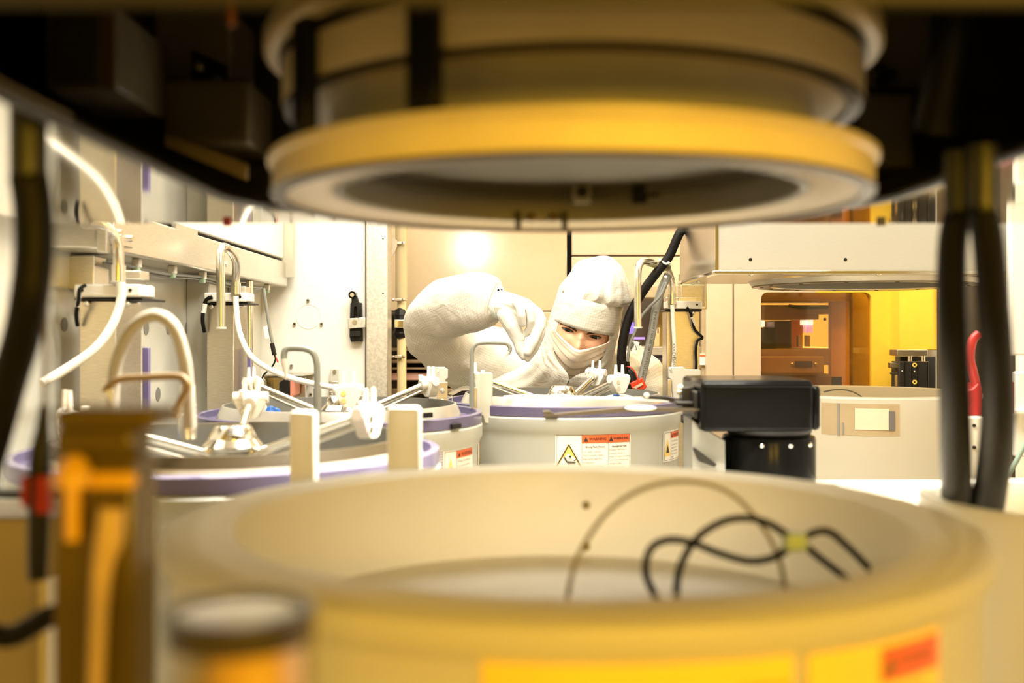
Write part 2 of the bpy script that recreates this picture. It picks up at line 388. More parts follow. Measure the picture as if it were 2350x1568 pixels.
# latch
t = thing('toggle_latch', 'black toggle latch with zinc keeper on the white door', 'latch', W(817, 785, 2.855))
obj('base', M().pprism([(804, 695), (829, 695), (831, 784), (805, 785), (802, 772), (803, 725)], 2.835, 2.86), BLACK, t, bevel=0.0015)
obj('lever', M().pprism([(806, 677), (818, 679), (826, 704), (823, 728), (820, 729), (818, 704), (813, 704), (812, 726), (808, 726)], 2.815, 2.836), BLACK, t, bevel=0.0012)
c = W(808, 677, 2.81); o = obj('pivot', M().cyl(c, c + Vector((0, 0.03, 0)), 0.0105, 20), GLOSSB, t)
obj('pivot_screw', M().cyl(c + Vector((0, -0.001, 0)), c + Vector((0, 0.002, 0)), 0.0058, 14), CHROME, o)
o = obj('keeper', M().pprism([(798, 731), (838, 728), (838, 752), (799, 755)], 2.822, 2.834), GALV, t, bevel=0.0015)
c = W(814, 740, 2.82); obj('keeper_screw', M().cyl(c, c + Vector((0, 0.004, 0)), 0.0068, 16), TUBE, o)
obj('hook', M().pbox(803, 827, 761, 772, 2.82, 2.835), BLACK, t, bevel=0.001)
# engraved scale plate and bracket with connector on the door
t = thing('scale_plate', 'narrow engraved metal scale plate screwed low on the white door', 'plate', W(775, 915, 2.85))
obj('plate', M().pbox(757, 777, 847, 960, 2.845, 2.852), MILK, t, bevel=0.001)
obj('engraved_plate', M().pbox(755, 777, 876, 960, 2.838, 2.845), BRUSH, t, bevel=0.001)
c = W(768, 853, 2.844); obj('screw', M().cyl(c + Vector((0, -0.004, 0)), c, 0.005, 12), TUBE, t)
for y in (879, 889, 898, 909): obj('graduation', M().pbox(756, 776, y, y + 1, 2.8372, 2.838), PAPER, t)
for i, y in enumerate((883, 892, 902)): obj('engraved_mark', M().pbox(761, 764, y, y + 4, 2.8372, 2.838), PAPER, t)
t = thing('stop_switch', 'black and salmon contact block in a steel bracket low on the white door', 'switch', W(650, 915, 2.8))
obj('bracket', M().pbox(603, 698, 861, 864, 2.70, 2.86).pbox(603, 612, 864, 930, 2.72, 2.86).pbox(612, 700, 866, 930, 2.80, 2.82), BRUSH, t, bevel=0.001)
obj('contact_block', M().pprism([(641, 878), (650, 872), (666, 870), (666, 908), (655, 912), (640, 899)], 2.70, 2.80), BLACK, t, bevel=0.002)
obj('flange', M().pprism([(667, 869), (673, 878), (672, 908), (666, 914), (666, 872)], 2.70, 2.79), mat('salmon_plastic', (0.62, 0.22, 0.15), 0.5), t)
obj('terminal', M().pbox(655, 661, 863, 871, 2.72, 2.75), mat('yellow_terminal', (0.8, 0.5, 0.03), 0.4), t)
obj('terminal', M().pbox(662, 668, 863, 872, 2.72, 2.75), RED, t)
obj('lens', M().ball(W(677, 893, 2.79), (0.009, 0.01, 0.018), 14), CHROME, t)
for y in (871, 908): obj('screw', M().ball(W(607, y, 2.718), 0.006, 10), CHROME, t)

# ------------------------------------------------------------------ left machine wall with holes, upper cabinet, rail
XW = -0.70
t = thing('side_wall_panel', 'glossy white machine side wall with oval holes behind the left steel columns', 'wall panel', (XW, 2.0, -0.6))
wall = M().box(XW - 0.02, XW, 0.85, 2.86, -0.7, 0.9)
obj('panel', wall, mat('glossy_white_wall', (0.70, 0.69, 0.62), 0.16, var=0.02), t)
for (x, y) in ((335, 753), (386, 753), (429, 753), (362, 905), (147, 745), (452, 895)):
    d = XW * F / (x - HX); c = W(x, y, d); c.x = XW
    o = obj('hole', M().cyl(c + Vector((0.0012, 0, 0)), c + Vector((-0.004, 0, 0)), 0.0135 if x > 200 else 0.011, 20), GREYM, t)
for (yy0, yy1) in ((2.20, 2.26), (2.52, 2.58)):
    obj('rib', M().box(XW, XW + 0.05, yy0, yy1, -0.7, 0.12), mat('pale_grey_rib', (0.52, 0.51, 0.46), 0.4), t, bevel=0.003)
obj('tie_rod', M().cyl((XW + 0.08, 2.42, -0.6), (XW + 0.08, 2.42, 0.12), 0.008, 14), TUBE, t)
# rail
t = thing('side_rail', 'brushed steel rail running along the left machine wall above the columns', 'rail', (-0.66, 2.0, 0.12))
obj('beam', M().box(-0.70, -0.62, 1.53, 2.83, 0.125, 0.192), BRUSHH, t, bevel=0.004)
obj('end_plate', M().box(-0.615, -0.60, 1.515, 1.535, 0.118, 0.25), BRUSHH, t, bevel=0.002)
obj('mount_box', M().pbox(134, 217, 585, 667, 1.62, 1.68), BRUSHH, t, bevel=0.003)
obj('mount_box', M().pbox(439, 486, 640, 697, 2.22, 2.28), BRUSHH, t, bevel=0.003)
obj('fixing_plate', M().box(-0.619, -0.614, 1.58, 1.66, 0.135, 0.185), BRUSHH, t, bevel=0.002)
for (y, z) in ((1.60, 0.155), (1.645, 0.150), (2.19, 0.145)):
    obj('bolt', M().cyl((-0.614, y, z), (-0.609, y, z), 0.0055, 10), CHROME, t)
for i, (px, py) in enumerate(((314, 606), (396, 624), (465, 640), (572, 654), (613, 661))):
    d = -0.64 * F / (px - HX); c = W(px, py, d); c.z = 0.125
    o = obj('cable_clip', M().box(c.x - 0.007, c.x + 0.007, c.y - 0.007, c.y + 0.007, c.z - 0.016, c.z), WPLAST, t, bevel=0.002)
    obj('clip_latch', M().box(c.x - 0.006, c.x + 0.006, c.y - 0.009, c.y + 0.003, c.z - 0.024, c.z - 0.015), GREEN, o, bevel=0.002)
for k in range(2):
    obj('cable', M().tube([(-0.64 - 0.006 * k, 1.62 + 0.25 * i, 0.113 - 0.006 * (i % 2) - 0.004 * k) for i in range(5)], 0.0028, 8), GREYTUBE, t)
t = thing('upper_cabinet', 'white hinged cabinet face above the brushed side rail', 'cabinet', (-0.66, 2.3, 0.2))
obj('face', M().box(-0.70, -0.625, 1.9, 2.80, 0.199, 0.9), WHITE, t, bevel=0.004)
obj('face', M().box(-0.70, -0.625, 1.1, 1.895, 0.199, 0.9), BRUSHH, t, bevel=0.004)
obj('notch_plate', M().box(-0.629, -0.620, 1.89, 2.02, 0.188, 0.2), BRUSHH, t)
obj('edge_trim', M().box(-0.70, -0.60, 2.805, 2.83, 0.15, 0.9), mat('taupe_trim', (0.5, 0.46, 0.36), 0.4), t)

# ------------------------------------------------------------------ nozzle stands (left near, left far, right)
def stand(label, px0, px1, pym, pxe, d, tube_pts, tube_r, hose_pts, hose_r, extra, grp='nozzle stands'):
    base = W((px0 + px1) / 2, 1300, d); base.z = -0.45
    t = thing('nozzle_stand', label, 'stand', base, grp)
    a = W(px0, 0, d); b = W(px1, 0, d); ztop = W(0, pym, d).z
    xe = W(pxe, 0, d).x
    if px0 < HX: obj('post', M().box(a.x, xe, d, xe * F / (px1 - HX), -0.45, ztop), BRUSH, t, bevel=0.002)
    else: obj('post', M().box(a.x, b.x, d, d + (b.x - a.x) * 0.9, -0.45, ztop), BRUSH, t, bevel=0.002)
    obj('cap_plate', M().box(a.x - 0.004, b.x + 0.004, d - 0.006, d + (b.x - a.x), ztop, ztop + 0.004), BLACK, t, bevel=0.001)
    blk = obj('mount_block', M().box(a.x - 0.001, b.x + 0.003, d - 0.016, d + 0.05, ztop + 0.005, ztop + 0.024), WPLAST, t, bevel=0.003)
    for fx in (0.12, 0.88):
        x = a.x + (b.x - a.x) * fx
        obj('block_screw', M().cyl((x, d - 0.017, ztop + 0.015), (x, d - 0.012, ztop + 0.015), 0.0028, 10), BLACK, blk)
    for fx in (0.15, 0.8):
        x = a.x + (b.x - a.x) * fx
        obj('cap_screw', M().ball((x, d - 0.006, ztop - 0.005), 0.005, 10), CHROME, t)
    tb = obj('nozzle_tube', M().tube(tube_pts, tube_r, 16, 8), TUBE, t)
    p = Vector(tube_pts[0])
    obj('tube_collar', M().cyl(p + Vector((0, 0, -0.004)), p + Vector((0, 0, 0.020)), tube_r * 1.25, 16), TUBE, t)
    obj('collar_clamp', M().box(p.x - tube_r * 1.2, b.x - 0.006, d + 0.012, d + 0.05, p.z + 0.001, p.z + 0.014), BRUSHH, t, bevel=0.001)
    obj('hose', M().tube(hose_pts, hose_r, 14, 8), HOSE, t)
    extra(t, a, b, ztop, d)
    return t
def ex_left(cable):
    def f(t, a, b, ztop, d):
        obj('sensor_cable', M().tube(cable, 0.0019 * d, 8, 6), RUBBER, t)
        k = len(cable) // 2
        obj('cable_marker', M().tube([cable[k] + (cable[k - 1] - cable[k]) * 0.45, cable[k] + (cable[k + 1] - cable[k]) * 0.45], 0.0023 * d, 8, 0), WPLAST, t)
    return f
d = 1.56
stand('broad steel column with swan-neck tube and white hose, nearest on the left wall', 181, 325, 690, 266, d,
      [W(271, 640, d - 0.02), W(271, 600, d - 0.02), W(268, 560, d - 0.02), W(252, 530, d - 0.03), W(225, 516, d - 0.05), W(195, 512, d - 0.08)], 0.0088,
      [W(277, 648, d - 0.03), W(277, 690, d - 0.03), W(258, 745, d - 0.04), W(218, 800, d - 0.06), W(150, 848, d - 0.09), W(95, 880, d - 0.12)], 0.0068,
      ex_left([W(195, 655, d - 0.02), W(183, 665, d - 0.03), W(180, 690, d - 0.03), W(175, 720, d - 0.02), W(178, 748, d - 0.01)]))
d = 2.12
stand('narrow steel column with an inverted-U steel tube, far along the left wall', 474, 567, 699, 537, d,
      [W(541, 672, d - 0.02), W(541, 640, d - 0.02), W(542, 606, d - 0.03), W(534, 583, d - 0.05), W(518, 568, d - 0.08), W(508, 572, d - 0.11), W(506, 600, d - 0.12), W(507, 680, d - 0.12), W(507, 752, d - 0.12)], 0.0085,
      [W(541, 680, d - 0.03), W(542, 705, d - 0.03), W(549, 760, d - 0.04), W(572, 812, d - 0.06), W(610, 843, d - 0.08), W(668, 868, d - 0.10), W(745, 886, d - 0.1), W(800, 894, d - 0.1)], 0.0058,
      ex_left([W(487, 682, d - 0.02), W(474, 688, d - 0.02), W(468, 705, d - 0.02), W(465, 735, d - 0.02), W(469, 762, d - 0.01)]))
tip = W(507, 755, d - 0.12)
st2 = [o for o in bpy.data.objects if o.name.startswith('nozzle_stand')][-1]
obj('tube_tip', M().cyl(tip, tip + Vector((0, 0, 0.004)), 0.0105, 16), MILK, st2)
d = 2.5
def ex_right(t, a, b, ztop, d):
    obj('sensor_cable', M().tube([W(1576, 705, d - 0.03), W(1586, 722, d - 0.03), W(1594, 755, d - 0.02), W(1612, 775, d - 0.02), W(1601, 782, d - 0.02), W(1597, 805, d - 0.02), W(1598, 840, d - 0.02), W(1594, 870, d - 0.01)], 0.0032, 8, 6), RUBBER, t)
    obj('cable_marker', M().tube([W(1588, 728, d - 0.031), W(1596, 747, d - 0.021)], 0.004, 8, 0), WPLAST, t)
    obj('bracket', M().tube([W(1564, 625, d), W(1564, 650, d), W(1620, 652, d), W(1620, 708, d), W(1580, 708, d)], 0.003, 6, 0), TUBE, t)
    obj('bracket_plate', M().pbox(1566, 1618, 655, 704, d + 0.03, d + 0.034), BRUSH, t)
    obj('guide_rod', M().cyl(W(1559, 695, d), W(1559, 630, d), 0.003, 10), CHROME, t)
    obj('clear_sleeve', M().tube([W(1487, 601, d - 0.1), W(1532, 614, d - 0.045)], 0.0100, 16, 0), mat('yellowed_sleeve', (0.55, 0.50, 0.30), 0.25), t)
    m = M()
    s = 0.0115
    vs, fs = text_shape('>>>PEH3>>>', s)
    p0 = W(1547.5, 853, d - 0.0365)
    m.add([Vector((p0.x - y * 1.0 + 0.003, p0.y - 0.0022, p0.z + x * 1.03)) for x, y in vs], fs)
    obj('lettering', m, INK, t)
stand('steel column with bent tube and printed white hose, right of the hooded person', 1530, 1606, 714, 1597, d,
      [W(1542, 695, d - 0.02), W(1542, 668, d - 0.02), W(1541, 645, d - 0.025), W(1530, 617, d - 0.045), W(1505, 606, d - 0.08), W(1484, 599, d - 0.11), W(1470, 604, d - 0.13), W(1464, 625, d - 0.14), W(1463, 690, d - 0.14), W(1464, 752, d - 0.14)], 0.0085,
      [W(1543, 700, d - 0.03), W(1545, 740, d - 0.03), W(1548, 800, d - 0.03), W(1546, 840, d - 0.03), W(1543, 876, d - 0.03), W(1541, 930, d - 0.03)], 0.0052, ex_right)
tip = W(1464, 754, d - 0.14)
st3 = [o for o in bpy.data.objects if o.name.startswith('nozzle_stand')][-1]
obj('tube_tip', M().cyl(tip, tip + Vector((0, 0, 0.004)), 0.0105, 16), MILK, st3)

# hanging sensor cable with tag, left
t = thing('sensor_lead', 'thin grey lead with black sleeve and small white tag left of the white door', 'cable', W(605, 665, 2.5))
obj('cable', M().tube([W(605, 662, 2.55), W(612, 710, 2.55), W(620, 760, 2.55), W(626, 790, 2.55)], 0.0042, 10, 6), GREYTUBE, t)
obj('sleeve', M().tube([W(624, 788, 2.55), W(630, 815, 2.55)], 0.0058, 10, 0), BLACK, t)
obj('wire', M().tube([W(630, 815, 2.55), W(632, 826, 2.55), W(624, 842, 2.56), W(606, 860, 2.58), W(600, 872, 2.6)], 0.0022, 8, 6), BLACK, t)
obj('wire', M().tube([W(632, 818, 2.55), W(638, 832, 2.55)], 0.0020, 8, 0), RED, t, label='red wire')
obj('wire', M().tube([W(638, 832, 2.55), W(652, 850, 2.57), W(664, 866, 2.6)], 0.0008, 6, 4), PAPER, t)
obj('tag', M().pprism([(604, 751), (613, 747), (617, 775), (609, 778)], 2.545, 2.546), PAPER, t)

# thin rods behind purple strips
for nm, x0, x1, y0, d in (('near', 326, 341, 798, 1.70), ('far', 567, 575, 800, 2.2)):
    o = obj('gauge_strip', M().pbox(x0, x1, y0, 1000, d, d + 0.01), mat('purple_strip', (0.17, 0.14, 0.30), 0.4), None, bevel=0.001)
    tag(o, 'purple strip standing beside the %s left steel column' % ('broad' if nm == 'near' else 'narrow'), 'strip')

# ------------------------------------------------------------------ bowls
def label_plate(parent, f, w, h, kind, lift=0.0008):
    lb = M(); patch(lb, f, 0, w, 0, h, lift, 12); lab = obj('warning_label', lb, YLABEL if kind == 'near' else PAPER, parent, smooth=False)
    return lab
def warn_front(lab, f, w, h):
    """triangle pictogram panel, WARNING and WARNUNG columns"""
    l = 0.0013
    m = M(); x1 = w * 0.335; x2 = w * 0.678; xr = w * 0.985; top = h * 0.055; hd = top + h * 0.165
    patch(m, f, x1, xr, top, hd, l, 10, 0.0003); obj('header', m, ORANGE, lab, smooth=False)
    ink = M(); e = w * 0.003
    for (a, b, c_, d_) in ((w * .02, xr, top - e, top), (w * .02, xr, h * .97, h * .97 + e), (w * .02, w * .02 + e, top, h * .97), (xr - e, xr, top, h * .97), (x1 - e, x1, top, h * .97), (x2 - e, x2, top, h * .97), (x1, xr, hd, hd + e)):
        patch(ink, f, a, b, c_, d_, l + 0.0004, 6, 0.0002)
    fs = w * 0.047
    tri(ink, f, x1 + w * .05, top + h * .085, h * .11, l + .0005, .95); tri(ink, f, x2 + w * .037, top + h * .085, h * .11, l + .0005, .95)
    put_text(ink, f, 'WARNING', fs, x1 + w * .092, top + h * .085 + fs * .34, l + .0005, bold=0.0002)
    put_text(ink, f, 'WARNUNG', fs, x2 + w * .068, top + h * .085 + fs * .34, l + .0005, bold=0.0002, sx=.88)
    put_text(ink, f, 'Moving Parts Present', w * .030, (x1 + x2) / 2, hd + h * .10, l + .0005, 'CENTER', 0.00012)
    put_text(ink, f, 'Bewegliche Teile', w * .030, (x2 + xr) / 2, hd + h * .10, l + .0005, 'CENTER', 0.00012)
    for i, s in enumerate(('Can result in serious', 'injury to hands or fingers.', 'Keep hands away from', 'moving parts.', 'Disconnect and lockout', 'power before servicing.')):
        put_text(ink, f, s, w * .029, x1 + w * .012, hd + h * (.20 + .075 * i), l + .0005, sx=.93)
    for i, s in enumerate(('Bewegliche Teile k\u00f6nnen', 'schwere Verletzungen an', 'H\u00e4nden und Fingern herbeif\u00fchren.', 'Halten Sie die H\u00e4nde fern von', 'beweglichen Teilen.', 'Vor der Wartung Strom')):
        put_text(ink, f, s, w * .026, x2 + w * .012, hd + h * (.17 + .072 * i), l + .0005, sx=.84)
    obj('lettering', ink, INK, lab, smooth=False)
    # hand crush triangle
    y = M(); u = w * .17; v = h * .52
    tri(y, f, u, v, h * .60, l + .0002, 1.13); obj('symbol_field', y, mat('symbol_yellow', (0.86, 0.62, 0.16), 0.45), lab, smooth=False)
    k = M(); hh = h * .54
    A = (u, v - hh / 2 + h * .005); B = (u - hh * .565, v + hh / 2 + h * .01); Cc = (u + hh * .565, v + hh / 2 + h * .01)
    for (p, q) in ((A, B), (B, Cc), (Cc, A)):
        dx, dy = q[0] - p[0], q[1] - p[1]; L_ = math.hypot(dx, dy); nx, ny = -dy / L_ * h * .012, dx / L_ * h * .012
        k.add([f(p[0] - nx, p[1] - ny, l + .0006), f(q[0] - nx, q[1] - ny, l + .0006), f(q[0] + nx, q[1] + ny, l + .0006), f(p[0] + nx, p[1] + ny, l + .0006)], [(0, 1, 2, 3)])
    def poly(pts): k.add([f(u + a * h, v + b * h, l + .0006) for a, b in pts], [tuple(range(len(pts)))])
    poly([(-.105, -.03), (-.055, .02), (-.02, .10), (.01, .20), (-.02, .13), (-.085, .05)])
    poly([(-.03, .08), (.10, .085), (.16, .11), (.12, .13), (-.01, .125)])
    poly([(.0, -.04), (.05, -.04), (.05, .0), (.0, .0)])
    poly([(.0, .005), (.012, .005), (.012, .075), (.0, .075)]); poly([(.04, .005), (.052, .005), (.052, .075), (.04, .075)])
    poly([(.10, .06), (.15, .03), (.155, .045), (.11, .08)]); poly([(-.11, .235), (.13, .235), (.13, .25), (-.11, .25)])
    obj('symbol', k, INK, lab, smooth=False)

def bowl(label, cx, cy, grp='process bowls'):
    t = thing('process_bowl', label, 'bowl', (cx, cy, -0.45), grp)
    c = (cx, cy, 0)
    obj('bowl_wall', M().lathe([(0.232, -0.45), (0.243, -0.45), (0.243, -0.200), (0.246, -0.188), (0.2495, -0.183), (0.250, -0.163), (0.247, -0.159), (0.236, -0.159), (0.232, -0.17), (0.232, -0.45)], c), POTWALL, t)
    obj('seal_ring', M().lathe([(0.2385, -0.1585), (0.2485, -0.1585), (0.2485, -0.1415), (0.2465, -0.140), (0.240, -0.140), (0.2385, -0.1415), (0.2385, -0.1585)], c), PURPLE, t)
    obj('splash_guard', M().lathe([(0.205, -0.157), (0.2165, -0.157), (0.2160, -0.154), (0.2030, -0.1268), (0.2, -0.1265), (0.2, -0.129), (0.205, -0.157)], c), LIGHTGREY, t)
    obj('guard_liner', M().lathe([(0.1995, -0.127), (0.1995, -0.205), (0.19, -0.21), (0.001, -0.21)], c), GREYLINER, t)
    obj('ledge', M().lathe([(0.2, -0.152), (0.2385, -0.152), (0.2385, -0.156), (0.2, -0.156), (0.2, -0.152)], c), mat('smoke_purple', (0.13, 0.11, 0.2), 0.25), t)
    return t
PA = (0.105, 2.15); PB = (-0.302, 1.81); PC = (-0.337, 1.237)
bowlA = bowl('milky round process bowl in front of the hooded person, two-language warning label on it', *PA)
bowlB = bowl('milky bowl with purple seal ring, standing before the white machine door', *PB)
bowlC = bowl('bowl on the left with purple ring, half hidden by the amber sensor block', *PC)

obj('rim_reflection', M().lathe([(.2005, -.1262), (.2045, -.1262), (.2090, -.1375), (.2045, -.1375), (.2005, -.1262)], (*PC, 0)), mat('umber_reflection', (0.045, 0.032, 0.014), .4), bowlC)  # dark band stands in for the near housing's reflection in the guard
# labels: bowl A (front label and right label), bowl B
R = 0.243
def ang(cx, cy, px, Rr):
    """front-side angle on a cylinder seen in column px"""
    k = (px - HX) / F
    lo, hi = -PI + 1e-3, -1e-3
    best = min((abs((cx + Rr * math.cos(a)) - k * (cy + Rr * math.sin(a))), a) for a in [lo + (hi - lo) * i / 4000 for i in range(4001)] if (cx * (-math.cos(a)) + cy * (-math.sin(a))) > Rr * 0.98)
    return best[1]
a0 = ang(*PA, 1274, R); a1 = ang(*PA, 1446, R)
wl = (a1 - a0) * R; zt = W(0, 993, 2.15 - R).z
f = on_cyl(PA[0], PA[1], R, a0, zt, 0.0006); lab = label_plate(bowlA, f, wl, wl * 0.60, 'far'); warn_front(lab, f, wl, wl * 0.60)
def warn_small(bowl_o, f, w, h, german=False):
    lab = label_plate(bowl_o, f, w, h, 'far'); l = .0013
    m = M(); patch(m, f, w * .36, w * .97, h * .06, h * .26, l, 8, .0003); obj('header', m, ORANGE, lab, smooth=False)
    y = M(); tri(y, f, w * .19, h * .52, h * .6, l, .75); obj('symbol_field', y, mat('symbol_yellow', (0.86, 0.62, 0.16), 0.45), lab, smooth=False)
    k = M(); e = w * .006
    for (a, b, c_, d_) in ((w * .03, w * .97, h * .05, h * .05 + e), (w * .03, w * .97, h * .95, h * .95 + e), (w * .03, w * .03 + e, h * .05, h * .95), (w * .36, w * .36 + e, h * .05, h * .95)):
        patch(k, f, a, b, c_, d_, l + .0004, 6, .0002)
    tri(k, f, w * .19, h * .58, h * .26, l + .0006, .8)
    tri(k, f, w * .44, h * .165, h * .13, l + .0005, .95)
    put_text(k, f, 'WARNING', w * .115, w * .50, h * .165 + w * .04, l + .0006, sx=.85)
    put_text(k, f, 'Moving Parts Present', w * .055, w * .39, h * .38, l + .0006)
    for i, s in enumerate(('Can result in serious', 'injury to hands or', 'fingers. Keep hands', 'away from moving', 'parts.')): put_text(k, f, s, w * .052, w * .39, h * (.50 + .1 * i), l + .0006)
    obj('lettering', k, INK, lab, smooth=False)
a0 = ang(*PA, 1521, R); w2 = 0.085; zt = W(0, 984, 2.06).z
warn_small(bowlA, on_cyl(PA[0], PA[1], R, a0, zt, 0.0006), w2, 0.060)
a0 = ang(*PB, 1016, R)
warn_small(bowlB, on_cyl(PB[0], PB[1], R, a0, W(0, 1047, 1.62).z + 0.004, 0.0006), 0.095, 0.060)
a0 = ang(*PB, 1096, R)
warn_small(bowlB, on_cyl(PB[0], PB[1], R, a0, W(0, 1032, 1.70).z + 0.004, 0.0006), 0.07, 0.060)
# mesh sleeve on bowl B
a0 = ang(*PB, 962, R); f = on_cyl(PB[0], PB[1], R, a0, -0.185, 0.001)
m = M(); patch(m, f, 0, 0.05, 0, 0.06, 0.0005, 6); o = obj('mesh_patch', m, mat('violet_film', (0.30, 0.28, 0.48), 0.4), bowlB, smooth=False)
m = M()
for i in range(14):
    u = 0.05 * (i + .5) / 14; patch(m, f, u - .0003, u + .0003, 0, 0.06, 0.0012, 1, .0002); v = 0.06 * (i + .5) / 14; patch(m, f, 0, 0.05, v - .0003, v + .0003, 0.0012, 6, .0002)
obj('mesh_grid', m, PAPER, o, smooth=False)

# latch tabs on lips
for bo, (cx, cy), px, zz in ((bowlA, PA, 1265, -0.150), (bowlB, PB, 1043, -0.150), (bowlB, PB, 975, -0.128)):
    a = ang(cx, cy, px, 0.2485); m = M(); ff = on_cyl(cx, cy, 0.2485, a, zz, 0.0)
    patch(m, ff, -0.012, 0.012, 0, 0.008, 0.006, 4, 0.006); obj('latch_tab', m, BLACK, bo, bevel=0.001)

# chucks with three arms
def chuck(label, cx, cy, angs, rh):
    t = thing('wafer_chuck', label, 'chuck', (cx, cy, -0.21), 'three-armed wafer chucks')
    c = (cx, cy, 0)
    obj('hub', M().lathe([(0.001, -0.113), (0.020, -0.113), (0.022, -0.115), (0.0285, -0.127), (0.0285, -0.1285), (0.036, -0.137), (0.036, -0.139), (0.033, -0.141), (0.033, -0.17), (0.05, -0.175), (0.05, -0.21), (0.001, -0.21)], c, 64), CHROME, t)
    for i, a in enumerate(angs):
        dr = Vector((math.cos(a), math.sin(a), 0)); tg = Vector((-math.sin(a), math.cos(a), 0)); cc = Vector(c)
        p0 = cc + dr * 0.03 + Vector((0, 0, -0.146)); p1 = cc + dr * (rh - 0.012) + Vector((0, 0, -0.098))
        obj('arm', M().cyl(p0, p1, 0.0052, 14), CHROME, t)
        obj('lower_rod', M().cyl(p0 + Vector((0, 0, -0.013)), p1 + Vector((0, 0, -0.010)), 0.0030, 10), BRUSH, t)  # thinner second rod below each arm
        h = cc + dr * rh + Vector((0, 0, -0.094))
        def L(r_, t_, z_): return h + dr * r_ + tg * t_ + Vector((0, 0, z_))
        hd = M()
        out = [(-.021, .004), (-.021, -.006), (-.011, -.024), (-.006, -.027), (.006, -.027), (.011, -.024), (.021, -.006), (.021, .004), (.014, .008), (-.014, .008)]
        hd.prism([L(-.006, u, v) for u, v in out], (0, 0, 0), dr * 0.017)
        hd.cyl(L(-.018, 0, -.004), L(-.004, 0, -.002), 0.0095, 16); hd.cyl(L(.002, -.024, .002), L(.002, .024, .002), 0.0085, 16)
        hd.cyl(L(-.012, .010, .004), L(-.012, .010, .014), 0.0045, 12)
        head = obj('clamp_head', hd, WPLAST, t, bevel=0.0012)
        fk = M()
        for s in (-1, 1): fk.tube([L(.004, .0085 * s, .006), L(.004, .0088 * s, .016), L(.004, .0085 * s, .030)], [.0042, .0034, .0026], 10, 4)
        fk.tube([L(.004, -.009, .010), L(.004, 0, .007), L(.004, .009, .010)], .004, 8, 4)
        obj('prong', fk, WPLAST, head)
        for v in (-.004, -.016):
            s = obj('head_screw', M().cyl(L(.0112, -.008, v), L(.0118, -.008, v), 0.0042, 14), TUBE, head)
            obj('head_screw', M().cyl(L(-.0066, .008, v), L(-.0060, .008, v), 0.0042, 14), TUBE, head)
    return t
rad = math.radians
chuck('polished chuck hub with white clamp heads inside the bowl before the person', *PA, (rad(180), rad(62), rad(-55)), 0.178)
chuck('polished chuck hub inside the bowl before the white door', *PB, (rad(163), rad(33), rad(283)), 0.176)
chuck('polished chuck hub with out-of-focus clamp heads in the left bowl', *PC, (rad(98), rad(218), rad(-23)), 0.186)

# spray nozzles with blue caps
for (x, y, d, lb) in ((614, 948, 1.87, 'white spray nozzle with blue fitting in the bowl before the white door'), (1420, 914, 2.03, 'white spray nozzle with blue fitting under the clamp head near the person'), (312, 1030, 1.25, 'white spray nozzle with blue fitting beside the amber block')):
    vert = x == 312
    c = W(x, y, d); t = thing('spray_nozzle', lb, 'nozzle', c)
    s = 0.8 if x == 1420 else 1.0
    if vert:
        obj('barrel', M().cyl(c + Vector((-.004, 0, .014)), c + Vector((-.012, 0, .026)), .007, 12).cyl(c + Vector((.002, 0, -.014)), c + Vector((.005, 0, -.03)), .009, 12, .006), WPLAST, t)
        obj('fitting', M().ball(c + Vector((0, 0, .006)), .011, 8).ball(c + Vector((.003, 0, -.007)), .010, 8), BLUE, t, smooth=False)
    else:
        obj('barrel', M().tube([c + Vector((-.038 * s, 0, -.004)), c + Vector((-.018 * s, 0, .002)), c + Vector((-.002, 0, .006))], [.006, .009, .011], 12, 0) if x < 1000 else M().ball(c, (.030, .012, .008), 14), WPLAST, t)
        obj('fitting', M().ball(c + Vector((.008 if x < 1000 else -.006, -.008, .004 if x < 1000 else .002)), .010 * s, 8).ball(c + Vector((.017 if x < 1000 else -.001, -.004, .001)), .009 * s, 8), BLUE, t, smooth=False)

# white sensor brackets round the bowls
def bracket(label, pts, d0, d1, metal, screws, extra=None):
    xs = [p[0] for p in pts]; ys = [p[1] for p in pts]
    t = thing('sensor_bracket', label, 'bracket', W(sum(xs) / len(xs), max(ys), d0))
    obj('plate', M().pprism(pts, d0, d1), MILK, t, bevel=0.002)
    if metal: obj('strip', M().pprism(metal, d0 - 0.004, d0 - 0.0005), BRUSH, t, bevel=0.0006)
    for (x, y, r_) in screws:
        c = W(x, y, d0 - 0.004); o = obj('screw', M().ball(c, (r_, r_ * .7, r_), 10), CHROME, t)
    return t
bracket('white plastic bracket plate with a slotted steel strip, between the two far bowls', [(984, 843), (1021, 843), (1021, 845), (1027, 848), (1027, 868), (1022, 872), (1022, 960), (984, 960)], 2.02, 2.035, [(1003, 878), (1027, 877), (1027, 960), (1003, 960)], ((1015, 897, .0055), (1015, 922, .0055), (1006, 853, .002)))
bracket('white plastic bracket plate edge-on to the grey bent tube', [(1086, 856), (1128, 855), (1131, 862), (1129, 973), (1113, 973), (1108, 955), (1090, 950), (1090, 880), (1086, 876)], 1.95, 1.965, [(1084, 889), (1094, 889), (1094, 960), (1082, 958)], ((1089, 861, .003), ))
bracket('blurred white bracket plate in front of the left bowl, the wider of two', [(888, 940), (896, 934), (958, 934), (965, 942), (965, 1200), (888, 1200)], 0.98, 0.995, None, ())
bracket('blurred white bracket plate in front of the left bowl, the narrower of two', [(664, 950), (672, 944), (716, 946), (722, 952), (722, 1200), (664, 1200)], 0.965, 0.985, None, ())
bracket('white two-piece bracket plate at the foot of the printed hose', [(1535, 843), (1569, 842), (1573, 848), (1606, 848), (1609, 852), (1609, 863), (1580, 866), (1576, 880), (1576, 920), (1545, 920), (1540, 872), (1535, 868)], 2.30, 2.315, [(1533, 871), (1541, 871), (1541, 920), (1531, 920)], ((1539, 848, .003), ))
